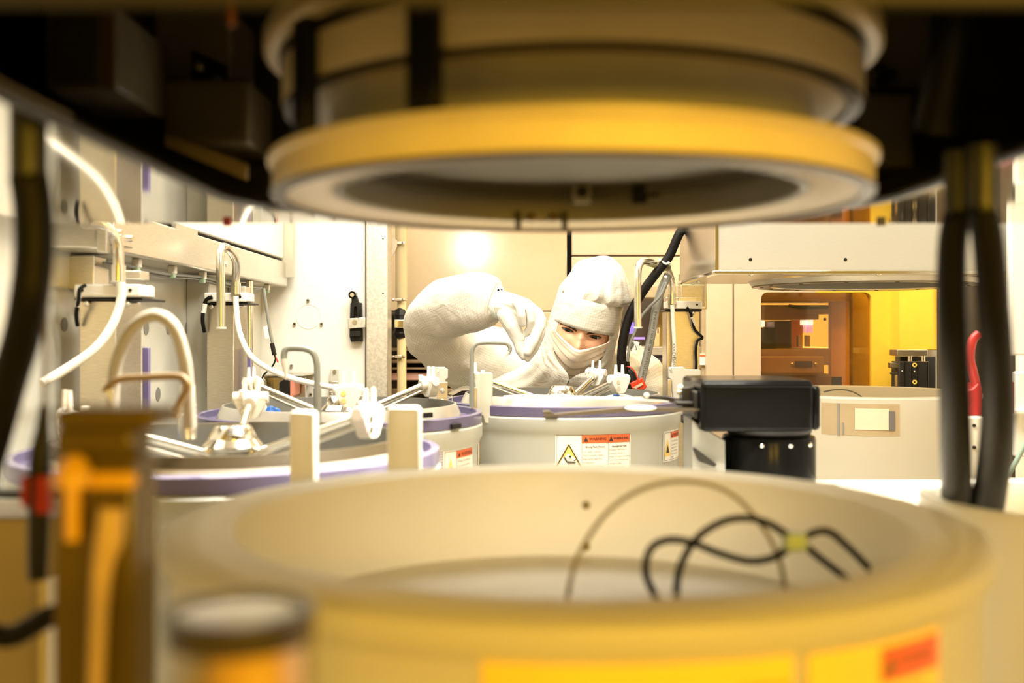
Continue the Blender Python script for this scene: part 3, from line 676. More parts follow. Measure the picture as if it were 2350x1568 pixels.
obj('guide_post', M().cyl(W(1033, 935, 2.2), W(1033, 908, 2.2), 0.006, 14), CHROME)
tag(bpy.data.objects['guide_post'], 'short chrome post behind the slotted bracket plate', 'post')
t = thing('cover_block', 'dark glossy block behind the bowl, left of the person\u2019s bowl', 'block', W(1075, 930, 2.3))
obj('body', M().pprism([(1042, 905), (1060, 896), (1110, 895), (1110, 935), (1042, 935)], 2.30, 2.40), mat('dark_plum', (0.05, 0.035, 0.05), 0.2), t, bevel=0.003)
obj('lid', M().pprism([(1028, 905), (1056, 893), (1110, 891), (1110, 896), (1060, 897), (1040, 907)], 2.29, 2.42), BRUSHH, t)

# bent grey dispensing arms
def arm_tube(label, pts, r, tip, tipdir, mt=GREYTUBE):
    t = thing('dispense_arm', label, 'pipe', pts[0])
    obj('tube', M().tube(pts, r, 14, 8), mt, t)
    obj('ferrule', M().cyl(pts[0], pts[0] + (pts[1] - pts[0]) * 0.75, r * 1.25, 14), mt, t)
    tip = Vector(tip); obj('tip', M().tube([tip, tip + Vector(tipdir)], [r * 1.35, r * 0.15], 14, 0), WPLAST, t)
    return t
d = 1.88
arm_tube('grey bent tube pointing its white cone tip at the pinching glove', [W(1083, 935, d), W(1083, 830, d), W(1083, 808, d), W(1090, 793, d), W(1106, 787, d), W(1150, 787, d), W(1164, 790, d), W(1171, 800, d), W(1166, 812, d)], 0.0040, W(1167, 807, d), W(1154, 824, d) - W(1167, 807, d))
d = 1.55
arm_tube('grey bent tube with a blunt white tip over the bowl before the white door', [W(728, 985, d), W(728, 860, d), W(726, 830, d), W(718, 810, d), W(700, 801, d), W(670, 799, d), W(657, 802, d), W(652, 812, d), W(652, 828, d)], 0.0050, W(653, 824, d), W(656, 872, d) - W(653, 824, d))
d = 0.95
arm_tube('blurred grey bent tube, coloured with its amber reflection, above the amber sensor block', [W(398, 960, d), W(412, 925, d), W(431, 890, d), W(424, 872, d), W(405, 864, d), W(340, 866, d), W(280, 870, d), W(255, 882, d), W(240, 900, d)], 0.0036, W(250, 895, d), W(262, 935, d) - W(250, 895, d), mat('amber_lit_grey_tube', (0.25, 0.17, 0.08), 0.35))  # amber reflection put into the colour of a grey tube
o = obj('soft_hose', M().tube([W(258, 935, 1.02), W(266, 840, 1.01), W(300, 760, 1.0), W(350, 724, 1.0), W(395, 745, 1.0), W(420, 810, 1.01), W(430, 880, 1.02), W(436, 980, 1.03)], 0.0062, 14, 8), mat('beige_hose', (0.40, 0.37, 0.31), 0.7, spec=.2))
tag(o, 'beige blurred hose arching in front of the broad left column', 'hose')
t = thing('valve_fitting', 'threaded brass-grey fitting with white cap beside the arching beige hose', 'fitting', W(430, 985, 1.25))
obj('body', M().lathe([(0.001, -.03), (.011, -.03), (.011, .0), (.009, .002), (.011, .004), (.009, .008), (.011, .010), (.009, .014), (.001, .014)], W(430, 950, 1.25), 20), BRUSH, t)
obj('cap', M().cyl(W(430, 922, 1.25), W(430, 885, 1.25), .009, 16), WPLAST, t)

# ------------------------------------------------------------------ machine decks
t = thing('machine_deck', 'wide pale machine deck that carries the bowls', 'deck', (0, 1.5, -0.47))
obj('deck_plate', M().box(-0.695, 1.3, 0.28, 2.52, -0.47, -0.45), mat('deck_beige', (0.45, 0.40, 0.30), 0.4), t, bevel=0.004)
for x in (-0.7, 1.25):
    for y in (0.3, 2.47): obj('leg', M().box(x - .03, x + .03, y, y + .06, FL, -0.47), BRUSH, t)
obj('apron', M().box(-0.7, 1.28, 2.49, 2.52, FL + .05, -0.47), WHITE, t)
t = thing('robot_shelf', 'white raised shelf under the black robot arm', 'shelf', (0.6, 1.3, -0.45))
obj('shelf_plate', M().box(0.26, 1.2, 1.06, 1.54, -0.235, -0.222), WHITE, t, bevel=0.003)
for x in (0.3, 1.14): obj('support', M().box(x, x + .04, 1.1, 1.5, -0.45, -0.235), WHITE, t)
obj('foot_plate', M().box(0.40, 0.455, 1.36, 1.44, -0.222, -0.214), BRUSHH, t, bevel=0.002)

# ------------------------------------------------------------------ robot
d = 1.40
t = thing('wafer_robot', 'gloss black wafer-handling robot arm with a thin two-pronged end effector', 'robot', (0.38, 1.46, -0.222))
zc = lambda py, dd=d: W(0, py, dd).z
xc_ = lambda px, dd=d: W(px, 0, dd).x
obj('arm_body', M().box(xc_(1610), xc_(1868), d, d + 0.16, zc(992), zc(873)).box(xc_(1868), xc_(1890), d + 0.01, d + 0.15, zc(990), zc(886)), GLOSSB, t, bevel=0.006)
obj('side_cap', M().box(xc_(1600), xc_(1611), d + 0.02, d + 0.12, zc(965), zc(900)), BLACK, t, bevel=0.003)
obj('cover_step', M().box(xc_(1614), xc_(1864), d - 0.003, d + 0.01, zc(890), zc(880)), GLOSSB, t, bevel=0.002)
obj('shoulder', M().lathe([(.001, zc(985)), (.062, zc(985)), (.060, zc(1002)), (.056, zc(1010)), (.001, zc(1010))], (xc_(1795), d + 0.075, 0), 48), BLACK, t)
o = obj('base_drum', M().lathe([(.001, zc(1008)), (.058, zc(1008)), (.0645, zc(1012)), (.066, zc(1020)), (.066, -.222), (.001, -.222)], (xc_(1795), d + 0.075, 0), 48), GLOSSB, t)
for a in (-1.95, -1.35, -0.8):
    p = Vector((xc_(1795) + .0655 * math.cos(a), d + .075 + .0655 * math.sin(a), zc(1026))); obj('drum_screw', M().ball(p, .004, 10), CHROME, o)
# end effector
obj('wrist', M().box(xc_(1560), xc_(1612), d + .03, d + .10, zc(935), zc(925)).box(xc_(1580), xc_(1606), d + .05, d + .08, zc(950), zc(893)), BLACK, t, bevel=0.002)
obj('finger', M().prism([W(1612, 938, d + .02), W(1612, 944, d + .02), W(1440, 946, d + .02), W(1250, 958, d + .02), W(1246, 945, d + .02), W(1262, 944, d + .02), W(1272, 951, d + .02), W(1440, 936, d + .02)], (0, 0, 0), (0, .02, 0)), mat('smoke_black', (0.05, 0.04, 0.03), 0.3), t, label='lower dark prong')
obj('finger', M().prism([W(1560, 918, d + .1), W(1560, 925, d + .1), W(1440, 918, d + .1), W(1156, 917, d + .1), W(1156, 911, d + .1), W(1200, 908, d + .1), W(1440, 914, d + .1)], (0, 0, 0), (0, .02, 0)), WPLAST, t, label='upper pale prong')
obj('finger_pad', M().prism([W(1478, 908, d + .06), W(1530, 910, d + .06), W(1562, 920, d + .06), W(1558, 925, d + .06), W(1520, 918, d + .06), W(1478, 916, d + .06)], (0, 0, 0), (0, .015, 0)), BLACK, t, bevel=.001)
obj('wafer_pad', M().ball(W(1470, 937, d + .01), (.022, .010, .004), 16), WPLAST, t)
for (x, y) in ((1484, 908), (1562, 889), (1584, 899)): obj('rivet', M().ball(W(x, y, d + .055), .0042, 10), WPLAST, t)
obj('air_fitting', M().box(xc_(1570), xc_(1600), d + .06, d + .09, zc(912), zc(902)), BRUSH, t, bevel=.002)
# gusset plates
t = thing('gusset_bracket', 'grey gusset plate with a black wedge beside the robot drum', 'bracket', W(1630, 1090, 1.42))
obj('plate', M().pprism([(1588, 962), (1600, 972), (1665, 1012), (1666, 1110), (1588, 1110)], 1.43, 1.50), GREYM, t, bevel=.002)
obj('wedge', M().pprism([(1592, 1030), (1598, 1030), (1645, 1066), (1640, 1072), (1606, 1060)], 1.42, 1.43), BLACK, t)
t = thing('conduit_bundle', 'narrow dark and pale conduits standing between the far bowl and the robot', 'conduit', W(1575, 1100, 1.98))
for (x, r_, mt) in ((1572, .004, GREYTUBE), (1578, .003, BLACK), (1586, .005, CREAM)): obj('conduit', M().cyl(W(x, 1250, 1.98), W(x, 962, 1.98), r_, 10), mt, t)
obj('connector', M().pbox(1566, 1578, 953, 972, 1.96, 1.98), BLACK, t, bevel=.002)

# ------------------------------------------------------------------ right far bowl (raised collar) under the right tool head
PD = (0.805, 2.35)
t = thing('process_bowl', 'raised milky bowl at right with tan and cream show-through silhouettes painted on its wall', 'bowl', (PD[0], PD[1], -0.45), 'process bowls')
c = (PD[0], PD[1], 0)
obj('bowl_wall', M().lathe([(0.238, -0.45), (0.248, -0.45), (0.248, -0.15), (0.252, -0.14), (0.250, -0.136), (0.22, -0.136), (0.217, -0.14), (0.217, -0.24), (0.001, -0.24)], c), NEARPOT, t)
def wallpatch(px0, px1, py0, py1, mt, nm, l):
    a0 = ang(*PD, px0, .248); a1 = ang(*PD, px1, .248); dd = PD[1] + .248 * math.sin((a0 + a1) / 2)
    f = on_cyl(PD[0], PD[1], .248, a0, W(0, py0, dd).z, 0.0); m = M(); patch(m, f, 0, (a1 - a0) * .248, 0, (py1 - py0) / F * dd, l, 8); obj(nm, m, mt, t, smooth=False)
wallpatch(1885, 2064, 927, 1000, mat('tan_show_through', (0.40, 0.31, 0.19), .4), 'wall_silhouette', .001)  # reflections and show-through on the milky wall, laid on as coloured patches
wallpatch(1962, 2040, 938, 987, mat('cream_show_through', (0.66, 0.60, 0.46), .4), 'pale_silhouette', .002)
wallpatch(2039, 2053, 944, 988, mat('slate_show_through', (0.14, 0.13, 0.14), .4), 'strip_silhouette', .0025)
wallpatch(1922, 1927, 926, 1000, GREYM, 'strip_silhouette', .0025)
wallpatch(1933, 1937, 970, 998, GREYM, 'strip_silhouette', .0025)
o = obj('thin_tube', M().tube([W(1890, 900, 2.30), W(1915, 895, 2.30), W(1945, 896, 2.30), W(1970, 906, 2.30), W(1985, 920, 2.30), W(1990, 940, 2.30)], .0017, 8, 6), GREYTUBE)
tag(o, 'thin grey tube arching over the rim of the raised right bowl', 'tube')

# ------------------------------------------------------------------ right tool housing (beam) with ring
t = thing('tool_housing', 'brushed steel tool housing at right, seen from its front below the near plate', 'housing', (0.8, 2.35, 0.12))
obj('front_face', M().box(0.408, 1.25, 2.05, 2.056, 0.120, 0.50), mat('satin_aluminium', (0.50, 0.48, 0.42), .38, .35, stretch=(1, 1, 18), scale=60), t)
obj('side_face', M().box(0.408, 0.414, 2.0562, 2.49, 0.120, 0.50), mat('brushed_side', (0.50, 0.475, 0.42), 0.26, 1.0, var=0.1, scale=6), t)
bm_ = M()
bm_.lathe([(0.245, .1165), (0.36, .1165), (0.36, .120), (0.245, .120), (0.245, .1165)], (PD[0], PD[1], 0), 64)
obj('bottom_plate', M().box(0.404, 0.57, 2.05, 2.49, .1165, .1198).box(1.04, 1.25, 2.05, 2.49, .1165, .1198).box(0.57, 1.04, 2.05, 2.12, .1165, .1198), mat('cream_bottom', (0.70, 0.60, 0.42), 0.3, .4), t)
obj('corner_edge', M().box(0.4065, 0.4125, 2.0475, 2.0505, .1226, .50), CHROME, t)
obj('front_lip', M().box(0.404, 1.25, 2.046, 2.058, .1155, .1225), CHROME, t, bevel=.001)
obj('side_lip', M().box(0.402, 0.416, 2.05, 2.49, .1155, .1225), CHROME, t, bevel=.001)
for x in (1722, 1940):
    cc = W(x, 596, 2.05); obj('bolt_hole', M().cyl(cc + Vector((0, -.0008, 0)), cc + Vector((0, .004, 0)), .0034, 12), BLACK, t)
for x in (1724, 2017):
    cc = W(x, 627, 2.06); obj('screw', M().ball(cc + Vector((0, 0, -.003)), (.006, .006, .004), 10), CHROME, t)
for (x, y, d) in ((1603, 646, 2.35), (1590, 650, 2.44)): obj('screw', M().ball(W(x, y, d), .005, 8), CHROME, t)
ringm = M().lathe([(.257, .1164), (.2475, .1050), (.246, .1035), (.205, .1045), (.2045, .106), (.2045, .150), (.257, .150)], (PD[0], PD[1], 0), 96)
ring = obj('collar_ring', ringm, mat('satin_ring', (0.66, 0.63, 0.56), .3, .6), t)
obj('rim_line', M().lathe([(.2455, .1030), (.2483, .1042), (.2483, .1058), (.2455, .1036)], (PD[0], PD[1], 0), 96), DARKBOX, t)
obj('inner_wall', M().lathe([(.203, .1065), (.203, .20), (.001, .20)], (PD[0], PD[1], 0), 64), mat('grey_inner', (0.28, 0.26, 0.22), .4), t)
for i in range(14):
    a = 2 * PI * i / 14 + .2; obj('ring_screw', M().cyl((PD[0] + .226 * math.cos(a), PD[1] + .226 * math.sin(a), .1046), (PD[0] + .226 * math.cos(a), PD[1] + .226 * math.sin(a), .1030), .0045, 10), BLACK, ring)
for s in (-1, 1):
    cc = W(2033 + 22 * s, 655, 2.545); obj('clip', M().box(cc.x - .005, cc.x + .005, 2.535, 2.552, .108, .13), BLACK, t)
    cc = W(2033 + 9 * s, 653, 2.55); obj('clip_screw', M().ball(cc, .005, 10), CHROME, t)

# thick black cable, grey cables and red connector by the person
t = thing('cable_loom', 'thick black cable and grey printed cable hanging from the right housing beside the person', 'cable', W(1545, 560, 2.4))
d = 2.42
obj('thick_cable', M().tube([W(1588, 500, d + .02), W(1560, 535, d), W(1536, 588, d), W(1510, 622, d), W(1475, 670, d), W(1447, 720, d), W(1431, 775, d), W(1426, 830, d), W(1432, 870, d), W(1445, 905, d)], .0110, 16, 8), RUBBER, t)
gc = [W(1533, 630, d + .02), W(1518, 665, d + .02), W(1505, 710, d + .02), W(1497, 760, d + .02), W(1484, 820, d + .02), W(1472, 872, d + .02), W(1468, 905, d + .02)]
obj('grey_cable', M().tube(gc, .0098, 16, 8), mat('grey_sheath', (0.25, 0.25, 0.23), .28), t)
m = M(); P_, R_ = spline(gc, [0] * len(gc), 12)
cum = [0]
for i in range(1, len(P_)): cum.append(cum[-1] + (P_[i] - P_[i - 1]).length)
vs, fs = text_shape('E300642 AWM STYLE 20276 80C 30V VW-1 AWM I/II A/B', .0085)
def along(s_):
    s_ = max(0, min(cum[-1] - 1e-5, s_)); i = max(k for k in range(len(cum)) if cum[k] <= s_); i = min(i, len(P_) - 2); tt = (P_[i + 1] - P_[i]).normalized()
    return P_[i] + tt * (s_ - cum[i]), tt
vv = []
for x, y in vs:
    p, tt = along(cum[-1] - 0.01 - x * .92); sd = Vector((tt.z, 0, -tt.x)); vv.append(p + sd * (y - .003) + Vector((0, -.0102, 0)))
m.add(vv, fs); obj('lettering', m, INK, t, smooth=False)
obj('thin_cable', M().tube([W(1530, 648, d - .01), W(1515, 680, d - .01), W(1490, 705, d), W(1470, 730, d), W(1456, 765, d), W(1446, 790, d), W(1440, 830, d)], .0035, 10, 8), GREYTUBE, t)
obj('cable_tie', M().tube([W(1520, 600, d - .014), W(1528, 606, d - .016), W(1538, 604, d - .012)], .0025, 8, 4).ball(W(1534, 604, d - .018), .004, 8).ball(W(1514, 597, d - .01), .004, 8), WPLAST, t)
obj('cable_tie', M().ball(W(1528, 636, d - .014), .004, 8), WPLAST, t)
t = thing('red_connector', 'red lever connector with black boot and white cable tag behind the far bowl rim', 'connector', W(1462, 895, 2.46))
obj('boot', M().tube([W(1438, 826, 2.44), W(1442, 852, 2.44)], .006, 12, 0).tube([W(1440, 850, 2.44), W(1446, 858, 2.44), W(1456, 886, 2.44)], [.007, .0115, .0115], 14, 0), BLACK, t)
obj('shell', M().pprism([(1441, 882), (1474, 867), (1485, 888), (1479, 894), (1446, 899)], 2.42, 2.45), RED, t, bevel=.002)
obj('latch_plate', M().pprism([(1452, 890), (1474, 878), (1476, 883), (1460, 892)], 2.416, 2.421), GALV, t)
obj('wire', M().tube([W(1432, 841, 2.43), W(1448, 844, 2.42), W(1458, 856, 2.42), W(1465, 875, 2.42)], .0014, 8, 6), RED, t, label='thin red wire')
tg_ = obj('cable_tag', M().pprism([(1451, 781), (1468, 786), (1461, 813), (1444, 808)], 2.42, 2.421), PAPER, t)
m = M()
for i, (u, v0, v1) in enumerate(((.12, .15, .75), (.22, .1, .85), (.34, .2, .6), (.62, .35, .6), (.8, .3, .7))):
    P0 = W(1451, 781, 2.419); ex = W(1444, 808, 2.419) - P0; ey = W(1468, 786, 2.419) - P0
    a = P0 + ey * u + ex * v0; b = P0 + ey * u + ex * v1; m.tube([a, b], .0006, 4, 0)
obj('print_lines', m, INK, tg_)

# ------------------------------------------------------------------ background tool between person and cream door
t = thing('metrology_tool', 'beige process tool with dark openings seen behind the hanging cables', 'machine', W(1530, 1100, 3.1))
obj('top_beam', M().pbox(1470, 1622, 655, 684, 3.0, 3.1), BEIGE, t, bevel=.003)
obj('back', M().pbox(1425, 1625, 686, 1300, 3.2, 3.22), DKBROWN, t)
obj('shelf', M().pbox(1425, 1622, 796, 816, 3.0, 3.2), mat('grey_beige', (0.36, 0.31, 0.23), .4), t, bevel=.003)
obj('drawer', M().pbox(1470, 1622, 818, 850, 3.02, 3.2), BEIGE, t, bevel=.004)
obj('drawer', M().pbox(1425, 1622, 852, 1300, 3.02, 3.2), BEIGE, t, bevel=.004)
obj('nameplate', M().pbox(1498, 1550, 815, 829, 3.012, 3.02), mat('indigo_plate', (0.05, 0.04, 0.08), .4), t)
obj('screw', M().ball(W(1491, 821, 3.015), .006, 10), CHROME, t)
obj('screen', M().pbox(1436, 1456, 740, 766, 3.1, 3.11), mat('violet_screen', (0.16, 0.11, 0.75), .3, emit=0.9), t)
obj('screen', M().pbox(1496, 1504, 738, 765, 3.1, 3.11), mat('violet_screen', (0.16, 0.11, 0.75), .3, emit=0.9), t)
obj('screen_base', M().pbox(1452, 1480, 774, 779, 3.1, 3.11), mat('violet_glow', (0.3, 0.2, 0.6), .3, emit=0.7), t)
obj('panel', M().pbox(1506, 1535, 716, 796, 3.12, 3.2), mat('olive_panel', (0.30, 0.19, 0.03), .4), t)
obj('valve', M().pbox(1502, 1514, 765, 796, 3.02, 3.06).pbox(1500, 1503, 752, 766, 3.03, 3.05).pbox(1506, 1509, 752, 766, 3.03, 3.05).pbox(1512, 1515, 752, 766, 3.03, 3.05), mat('tan_valve', (0.6, 0.42, 0.2), .4), t, bevel=.002)
obj('side_panel', M().pbox(1610, 1622, 686, 1300, 2.98, 3.0), BEIGE, t)
lb = obj('warning_label', M().pbox(1603, 1620, 812, 838, 2.97, 2.98), PAPER, t)
obj('header', M().pbox(1606, 1620, 814, 818, 2.968, 2.97), ORANGE, lb)

# ------------------------------------------------------------------ cream cabinet doors at right, yellow light painted on, with amber window
D = 2.95
t = thing('viewing_door', 'cream cabinet front, right half coloured as yellow-lit, with an amber viewing window, right of the steel column', 'cabinet', (0.8, D, -0.9))
obj('panel', M().pbox(1621, 1682, 300, 1400, D, D + .03), CREAM, t, bevel=.003)
# framed door: four pieces around a rounded opening
X0, X1, Y0, Y1, rr = 1746, 2000, 671, 1090, 16
def rim_pts(cx, cy, a0, a1, r): return [(cx + r * math.cos(a), cy + r * math.sin(a)) for a in [a0 + (a1 - a0) * i / 6 for i in range(7)]]
left = [(1685, 300), (X0 + 127, 300)] + [(X0 + 127, Y0)] + rim_pts(X0 + rr, Y0 + rr, -PI / 2, -PI, rr) + [(X0, 1400), (1685, 1400)]
right = [(X0 + 127, 300), (2059, 300), (2059, 1400), (X1, 1400)] + rim_pts(X1 - rr, Y0 + rr, 0, -PI / 2, rr) + [(X0 + 127, Y0)]
obj('door_frame', M().pprism(left, D, D + .03), CREAM, t, smooth=False, label='cream left half of the door frame')
obj('door_frame', M().pprism(right, D, D + .03), YELLOWLIT, t, smooth=False, label='right half of the door frame, coloured as yellow-lit')
obj('window_pane', M().pbox(X0 - 6, X1 + 6, Y0 - 6, 1200, D + .012, D + .018), tinted_pane('amber_pane', (0.86, 0.70, 0.42)), t)
t = thing('yellow_lit_cover', 'plain box cover, coloured as yellow-lit, above the black pneumatic slide', 'cover', W(2105, 805, 2.90))
obj('cover', M().pbox(2063, 2240, 300, 804, 2.88, 2.98), YELLOWLIT, t, bevel=.003)
obj('reveal', M().pbox(2058, 2064, 300, 1200, 2.97, 2.99), mat('ochre_reveal', (0.30, 0.16, 0.02), .5), t)
# chamber behind the window
ch = thing('process_chamber', 'amber-lit chamber interior behind the viewing window', 'chamber', (0.9, 3.3, -0.9))
OCH = mat('ochre_wall', (0.60, 0.42, 0.15), .5)
obj('back_wall', M().pbox(1690, 2100, 560, 1300, 3.9, 3.92), OCH, ch)
obj('side_wall', M().pbox(1908, 1958, 690, 1300, 3.1, 3.13), mat('amber_wall', (0.70, 0.40, 0.08), .45), ch)
obj('inner_frame', M().pbox(1957, 2004, 660, 1300, 3.03, 3.06), mat('frame_grey', (0.46, 0.43, 0.37), .4), ch)
obj('soffit', M().pbox(1735, 1990, 600, 692, 3.05, 3.25), mat('soffit_tan', (0.36, 0.28, 0.16), .4), ch)
obj('rail', M().pbox(1735, 1905, 700, 722, 3.15, 3.3).pbox(1735, 1880, 722, 734, 3.15, 3.3), BEIGE, ch, bevel=.003)
obj('pipe', M().tube([W(1810, 702, 3.1), W(1850, 707, 3.1), W(1900, 706, 3.1)], .005, 8, 4), BLACK, ch)
obj('cassette', M().pbox(1735, 1780, 752, 800, 3.12, 3.3), BLACK, ch, bevel=.003)
obj('cassette', M().pbox(1778, 1817, 736, 802, 3.2, 3.35), mat('dark_brown_box', (0.06, 0.03, 0.015), .4), ch, bevel=.003)
obj('partition', M().pbox(1816, 1842, 735, 800, 3.3, 3.32), mat('rust_panel', (0.45, 0.16, 0.03), .45), ch)
obj('lamp_window', M().pbox(1736, 1755, 736, 750, 3.3, 3.31), mat('cold_lamp', (0.60, 0.56, 1.0), .3, emit=3.2), ch)
obj('lamp_window', M().pbox(1836, 1848, 734, 746, 3.3, 3.31).pbox(1851, 1866, 734, 746, 3.3, 3.31), mat('cold_lamp', (0.60, 0.56, 1.0), .3, emit=3.2), ch)
obj('lit_screen', M().pbox(1837, 1846, 746, 763, 3.31, 3.32).pbox(1850, 1865, 746, 764, 3.31, 3.32), mat('violet_glow2', (0.42, 0.30, 0.9), .3, emit=1.2), ch)
obj('console', M().pbox(1737, 1890, 836, 862, 3.06, 3.3).pbox(1737, 1958, 800, 838, 3.12, 3.6), mat('console_tan', (0.48, 0.36, 0.20), .4), ch, bevel=.006)
pl = obj('grille_plate', M().pbox(1742, 1892, 818, 858, 3.045, 3.06), mat('console_tan', (0.48, 0.36, 0.20), .4), ch, bevel=.004)
gr = obj('grille', M().pbox(1825, 1864, 829, 843, 3.04, 3.045), mat('grille_dark', (0.06, 0.045, 0.05), .4), pl)
for x in (1818, 1872): obj('grille_screw', M().ball(W(x, 836, 3.042), .006, 10), CHROME, pl)
obj('lower_box', M().pbox(1737, 1935, 862, 1300, 3.1, 3.3), mat('umber_box', (0.30, 0.21, 0.10), .4), ch, bevel=.004)
for x in (1850, 1832): obj('stud', M().pbox(x, x + 9, 770, 796, 3.15, 3.17), TUBE, ch)
obj('port', M().cyl(W(1893, 733, 3.09), W(1893, 733, 3.1), .005, 10), BLACK, ch)

area('chamber_fill_light', (1.02, 3.33, 0.30), (1.0, 3.3, -0.2), 0.4, 0.3, 13.0, (1.0, 0.90, 0.68))  # unseen fill added to brighten the chamber through the amber pane
# pneumatic slide
t = thing('pneumatic_slide', 'black pneumatic slide with brass fitting below the yellow-lit cover', 'actuator', W(2105, 890, 2.8))
d = 2.78
obj('body', M().pbox(2064, 2132, 830, 905, d, d + .06), mat('anodised_black', (0.035, 0.036, 0.036), .4), t, bevel=.002)
for (x, mtx) in ((2076, BLACK), (2092, BLACK), (2106, BLACK), (2128, BLACK)): obj('groove', M().pbox(x, x + 1.4, 831, 905, d - .0008, d + .002), mtx, t)
obj('back_body', M().pbox(2066, 2148, 818, 905, d + .06, d + .10), mat('anodised_black', (0.035, 0.036, 0.036), .4), t, bevel=.002)
obj('top_plate', M().pbox(2060, 2129, 803, 817, d, d + .06), BRUSHH, t, bevel=.001)
for x in (2088, 2118): obj('rod', M().cyl(W(x, 831, d + .02), W(x, 816, d + .02), .006, 12), CHROME, t)
for y in (838, 877):
    o = obj('cap_screw', M().cyl(W(2099, y, d - .003), W(2099, y, d + .002), .0062, 16), CHROME, t); obj('socket', M().cyl(W(2099, y, d - .0036), W(2099, y, d - .003), .003, 6), BLACK, o)
for (x, y) in ((2070, 852), (2098, 853)): obj('small_screw', M().ball(W(x, y, d - .001), .0028, 8), TUBE, t)
obj('side_plate', M().pbox(2044, 2064, 833, 845, d + .01, d + .03), BRUSH, t, bevel=.001)
obj('fitting', M().tube([W(2064, 857, d + .02), W(2056, 857, d + .02), W(2055.9, 857, d + .02), W(2043, 857, d + .02)], [.006, .006, .0035, .003], 10, 0), DARKBOX, t)
obj('fitting', M().cyl(W(2058, 886, d + .02), W(2058, 861, d + .02), .006, 12), mat('brass', (0.55, 0.42, 0.24), .3, 1.0), t, label='brass fitting')

# dark cabinet behind right hoses, white panels on the right edge
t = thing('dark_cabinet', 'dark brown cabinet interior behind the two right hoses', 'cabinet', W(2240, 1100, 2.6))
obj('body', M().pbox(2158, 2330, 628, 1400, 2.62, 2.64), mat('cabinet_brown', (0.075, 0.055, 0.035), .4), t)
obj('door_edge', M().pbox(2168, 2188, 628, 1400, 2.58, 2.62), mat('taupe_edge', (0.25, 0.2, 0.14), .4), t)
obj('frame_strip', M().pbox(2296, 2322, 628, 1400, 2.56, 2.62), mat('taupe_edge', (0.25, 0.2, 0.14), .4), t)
t = thing('right_splash_panel', 'upper white panel at the right edge of the picture', 'panel', W(2380, 815, 2.0))
obj('panel', M().pbox(2319, 2520, 500, 816, 1.98, 2.0), WHITE, t, bevel=.004)
t = thing('right_splash_panel', 'lower white panel at the right edge of the picture', 'panel', W(2380, 1050, 1.95))
obj('panel', M().pbox(2333, 2520, 853, 1050, 1.93, 1.95), WHITE, t, bevel=.004)
obj('ledge', M().pbox(2320, 2520, 940, 952, 1.91, 1.95), WHITE, t, bevel=.003)
t = thing('red_plug', 'dark red plug with red cable between the two right hoses', 'plug', W(2235, 950, 1.75))
obj('cable', M().tube([W(2246, 766, 1.75), W(2232, 782, 1.75), W(2226, 820, 1.75), W(2232, 850, 1.75), W(2240, 885, 1.75)], .0075, 12, 8), REDDK, t)
obj('shell', M().pprism([(2213, 898), (2232, 893), (2246, 878), (2255, 890), (2255, 955), (2218, 955), (2230, 925), (2214, 918)], 1.74, 1.78), REDDK, t, bevel=.003)
t = thing('red_plug', 'second dark red plug just right of the outer right hose', 'plug', W(2325, 950, 1.75))
obj('shell', M().pbox(2308, 2330, 876, 950, 1.74, 1.78), REDDK, t, bevel=.003)
t = thing('manifold_post', 'white post with two holes standing under the red plug', 'post', W(2240, 1100, 1.70))
obj('post', M().pbox(2217, 2258, 957, 1180, 1.72, 1.76), WPLAST, t, bevel=.003)
for y in (977, 1027): obj('hole', M().cyl(W(2236, y, 1.7185), W(2236, y, 1.722), .003, 10), BLACK, t)
o = obj('green_tube', M().tube([W(2312, 1095, 1.65), W(2325, 1072, 1.65), W(2345, 1035, 1.65), W(2362, 1000, 1.65)], .004, 10, 6), mat('green_tube_mat', (0.22, 0.32, 0.27), .3))
tag(o, 'thin green tube slanting down below the lower white side panel', 'tube')

# ================================================================== PERSON
pr = thing('person', 'person in white gridded hood, coverall, mask and gloves leaning over the bowl, right hand pinching', 'person', (0.2, 2.95, FL))
S = 1.075e-3                                   # head units: millimetres
ROLL, PITCH, YAW = rad(14), rad(13), rad(-2)
def rot_head(x, f_, z):
    cy_, sy_ = math.cos(YAW), math.sin(YAW); x, f_ = x * cy_ + f_ * sy_, -x * sy_ + f_ * cy_
    cp, sp = math.cos(PITCH), math.sin(PITCH); f_, z = f_ * cp + z * sp, -f_ * sp + z * cp
    cr, sr = math.cos(ROLL), math.sin(ROLL); x, z = x * cr + z * sr, -x * sr + z * cr
    return Vector((x, -f_, z)) * S
HC = W(1334, 767, 2.42) - rot_head(0, 85, 0)
def HL(x, f_, z): return HC + rot_head(x, f_, z)
g = lambda a, s_: math.exp(-(a / s_) ** 2)
EX = 31.5
def nose(z):
    K = ((60, 0), (14, 1.5), (6, 4), (-8, 11), (-28, 20), (-40, 23), (-49, 9), (-58, 0), (-200, 0))
    for (z0, h0), (z1, h1) in zip(K, K[1:]):
        if z <= z0 and z >= z1:
            q = (z0 - z) / (z0 - z1); q = q * q * (3 - 2 * q); return h0 + (h1 - h0) * q
    return 0
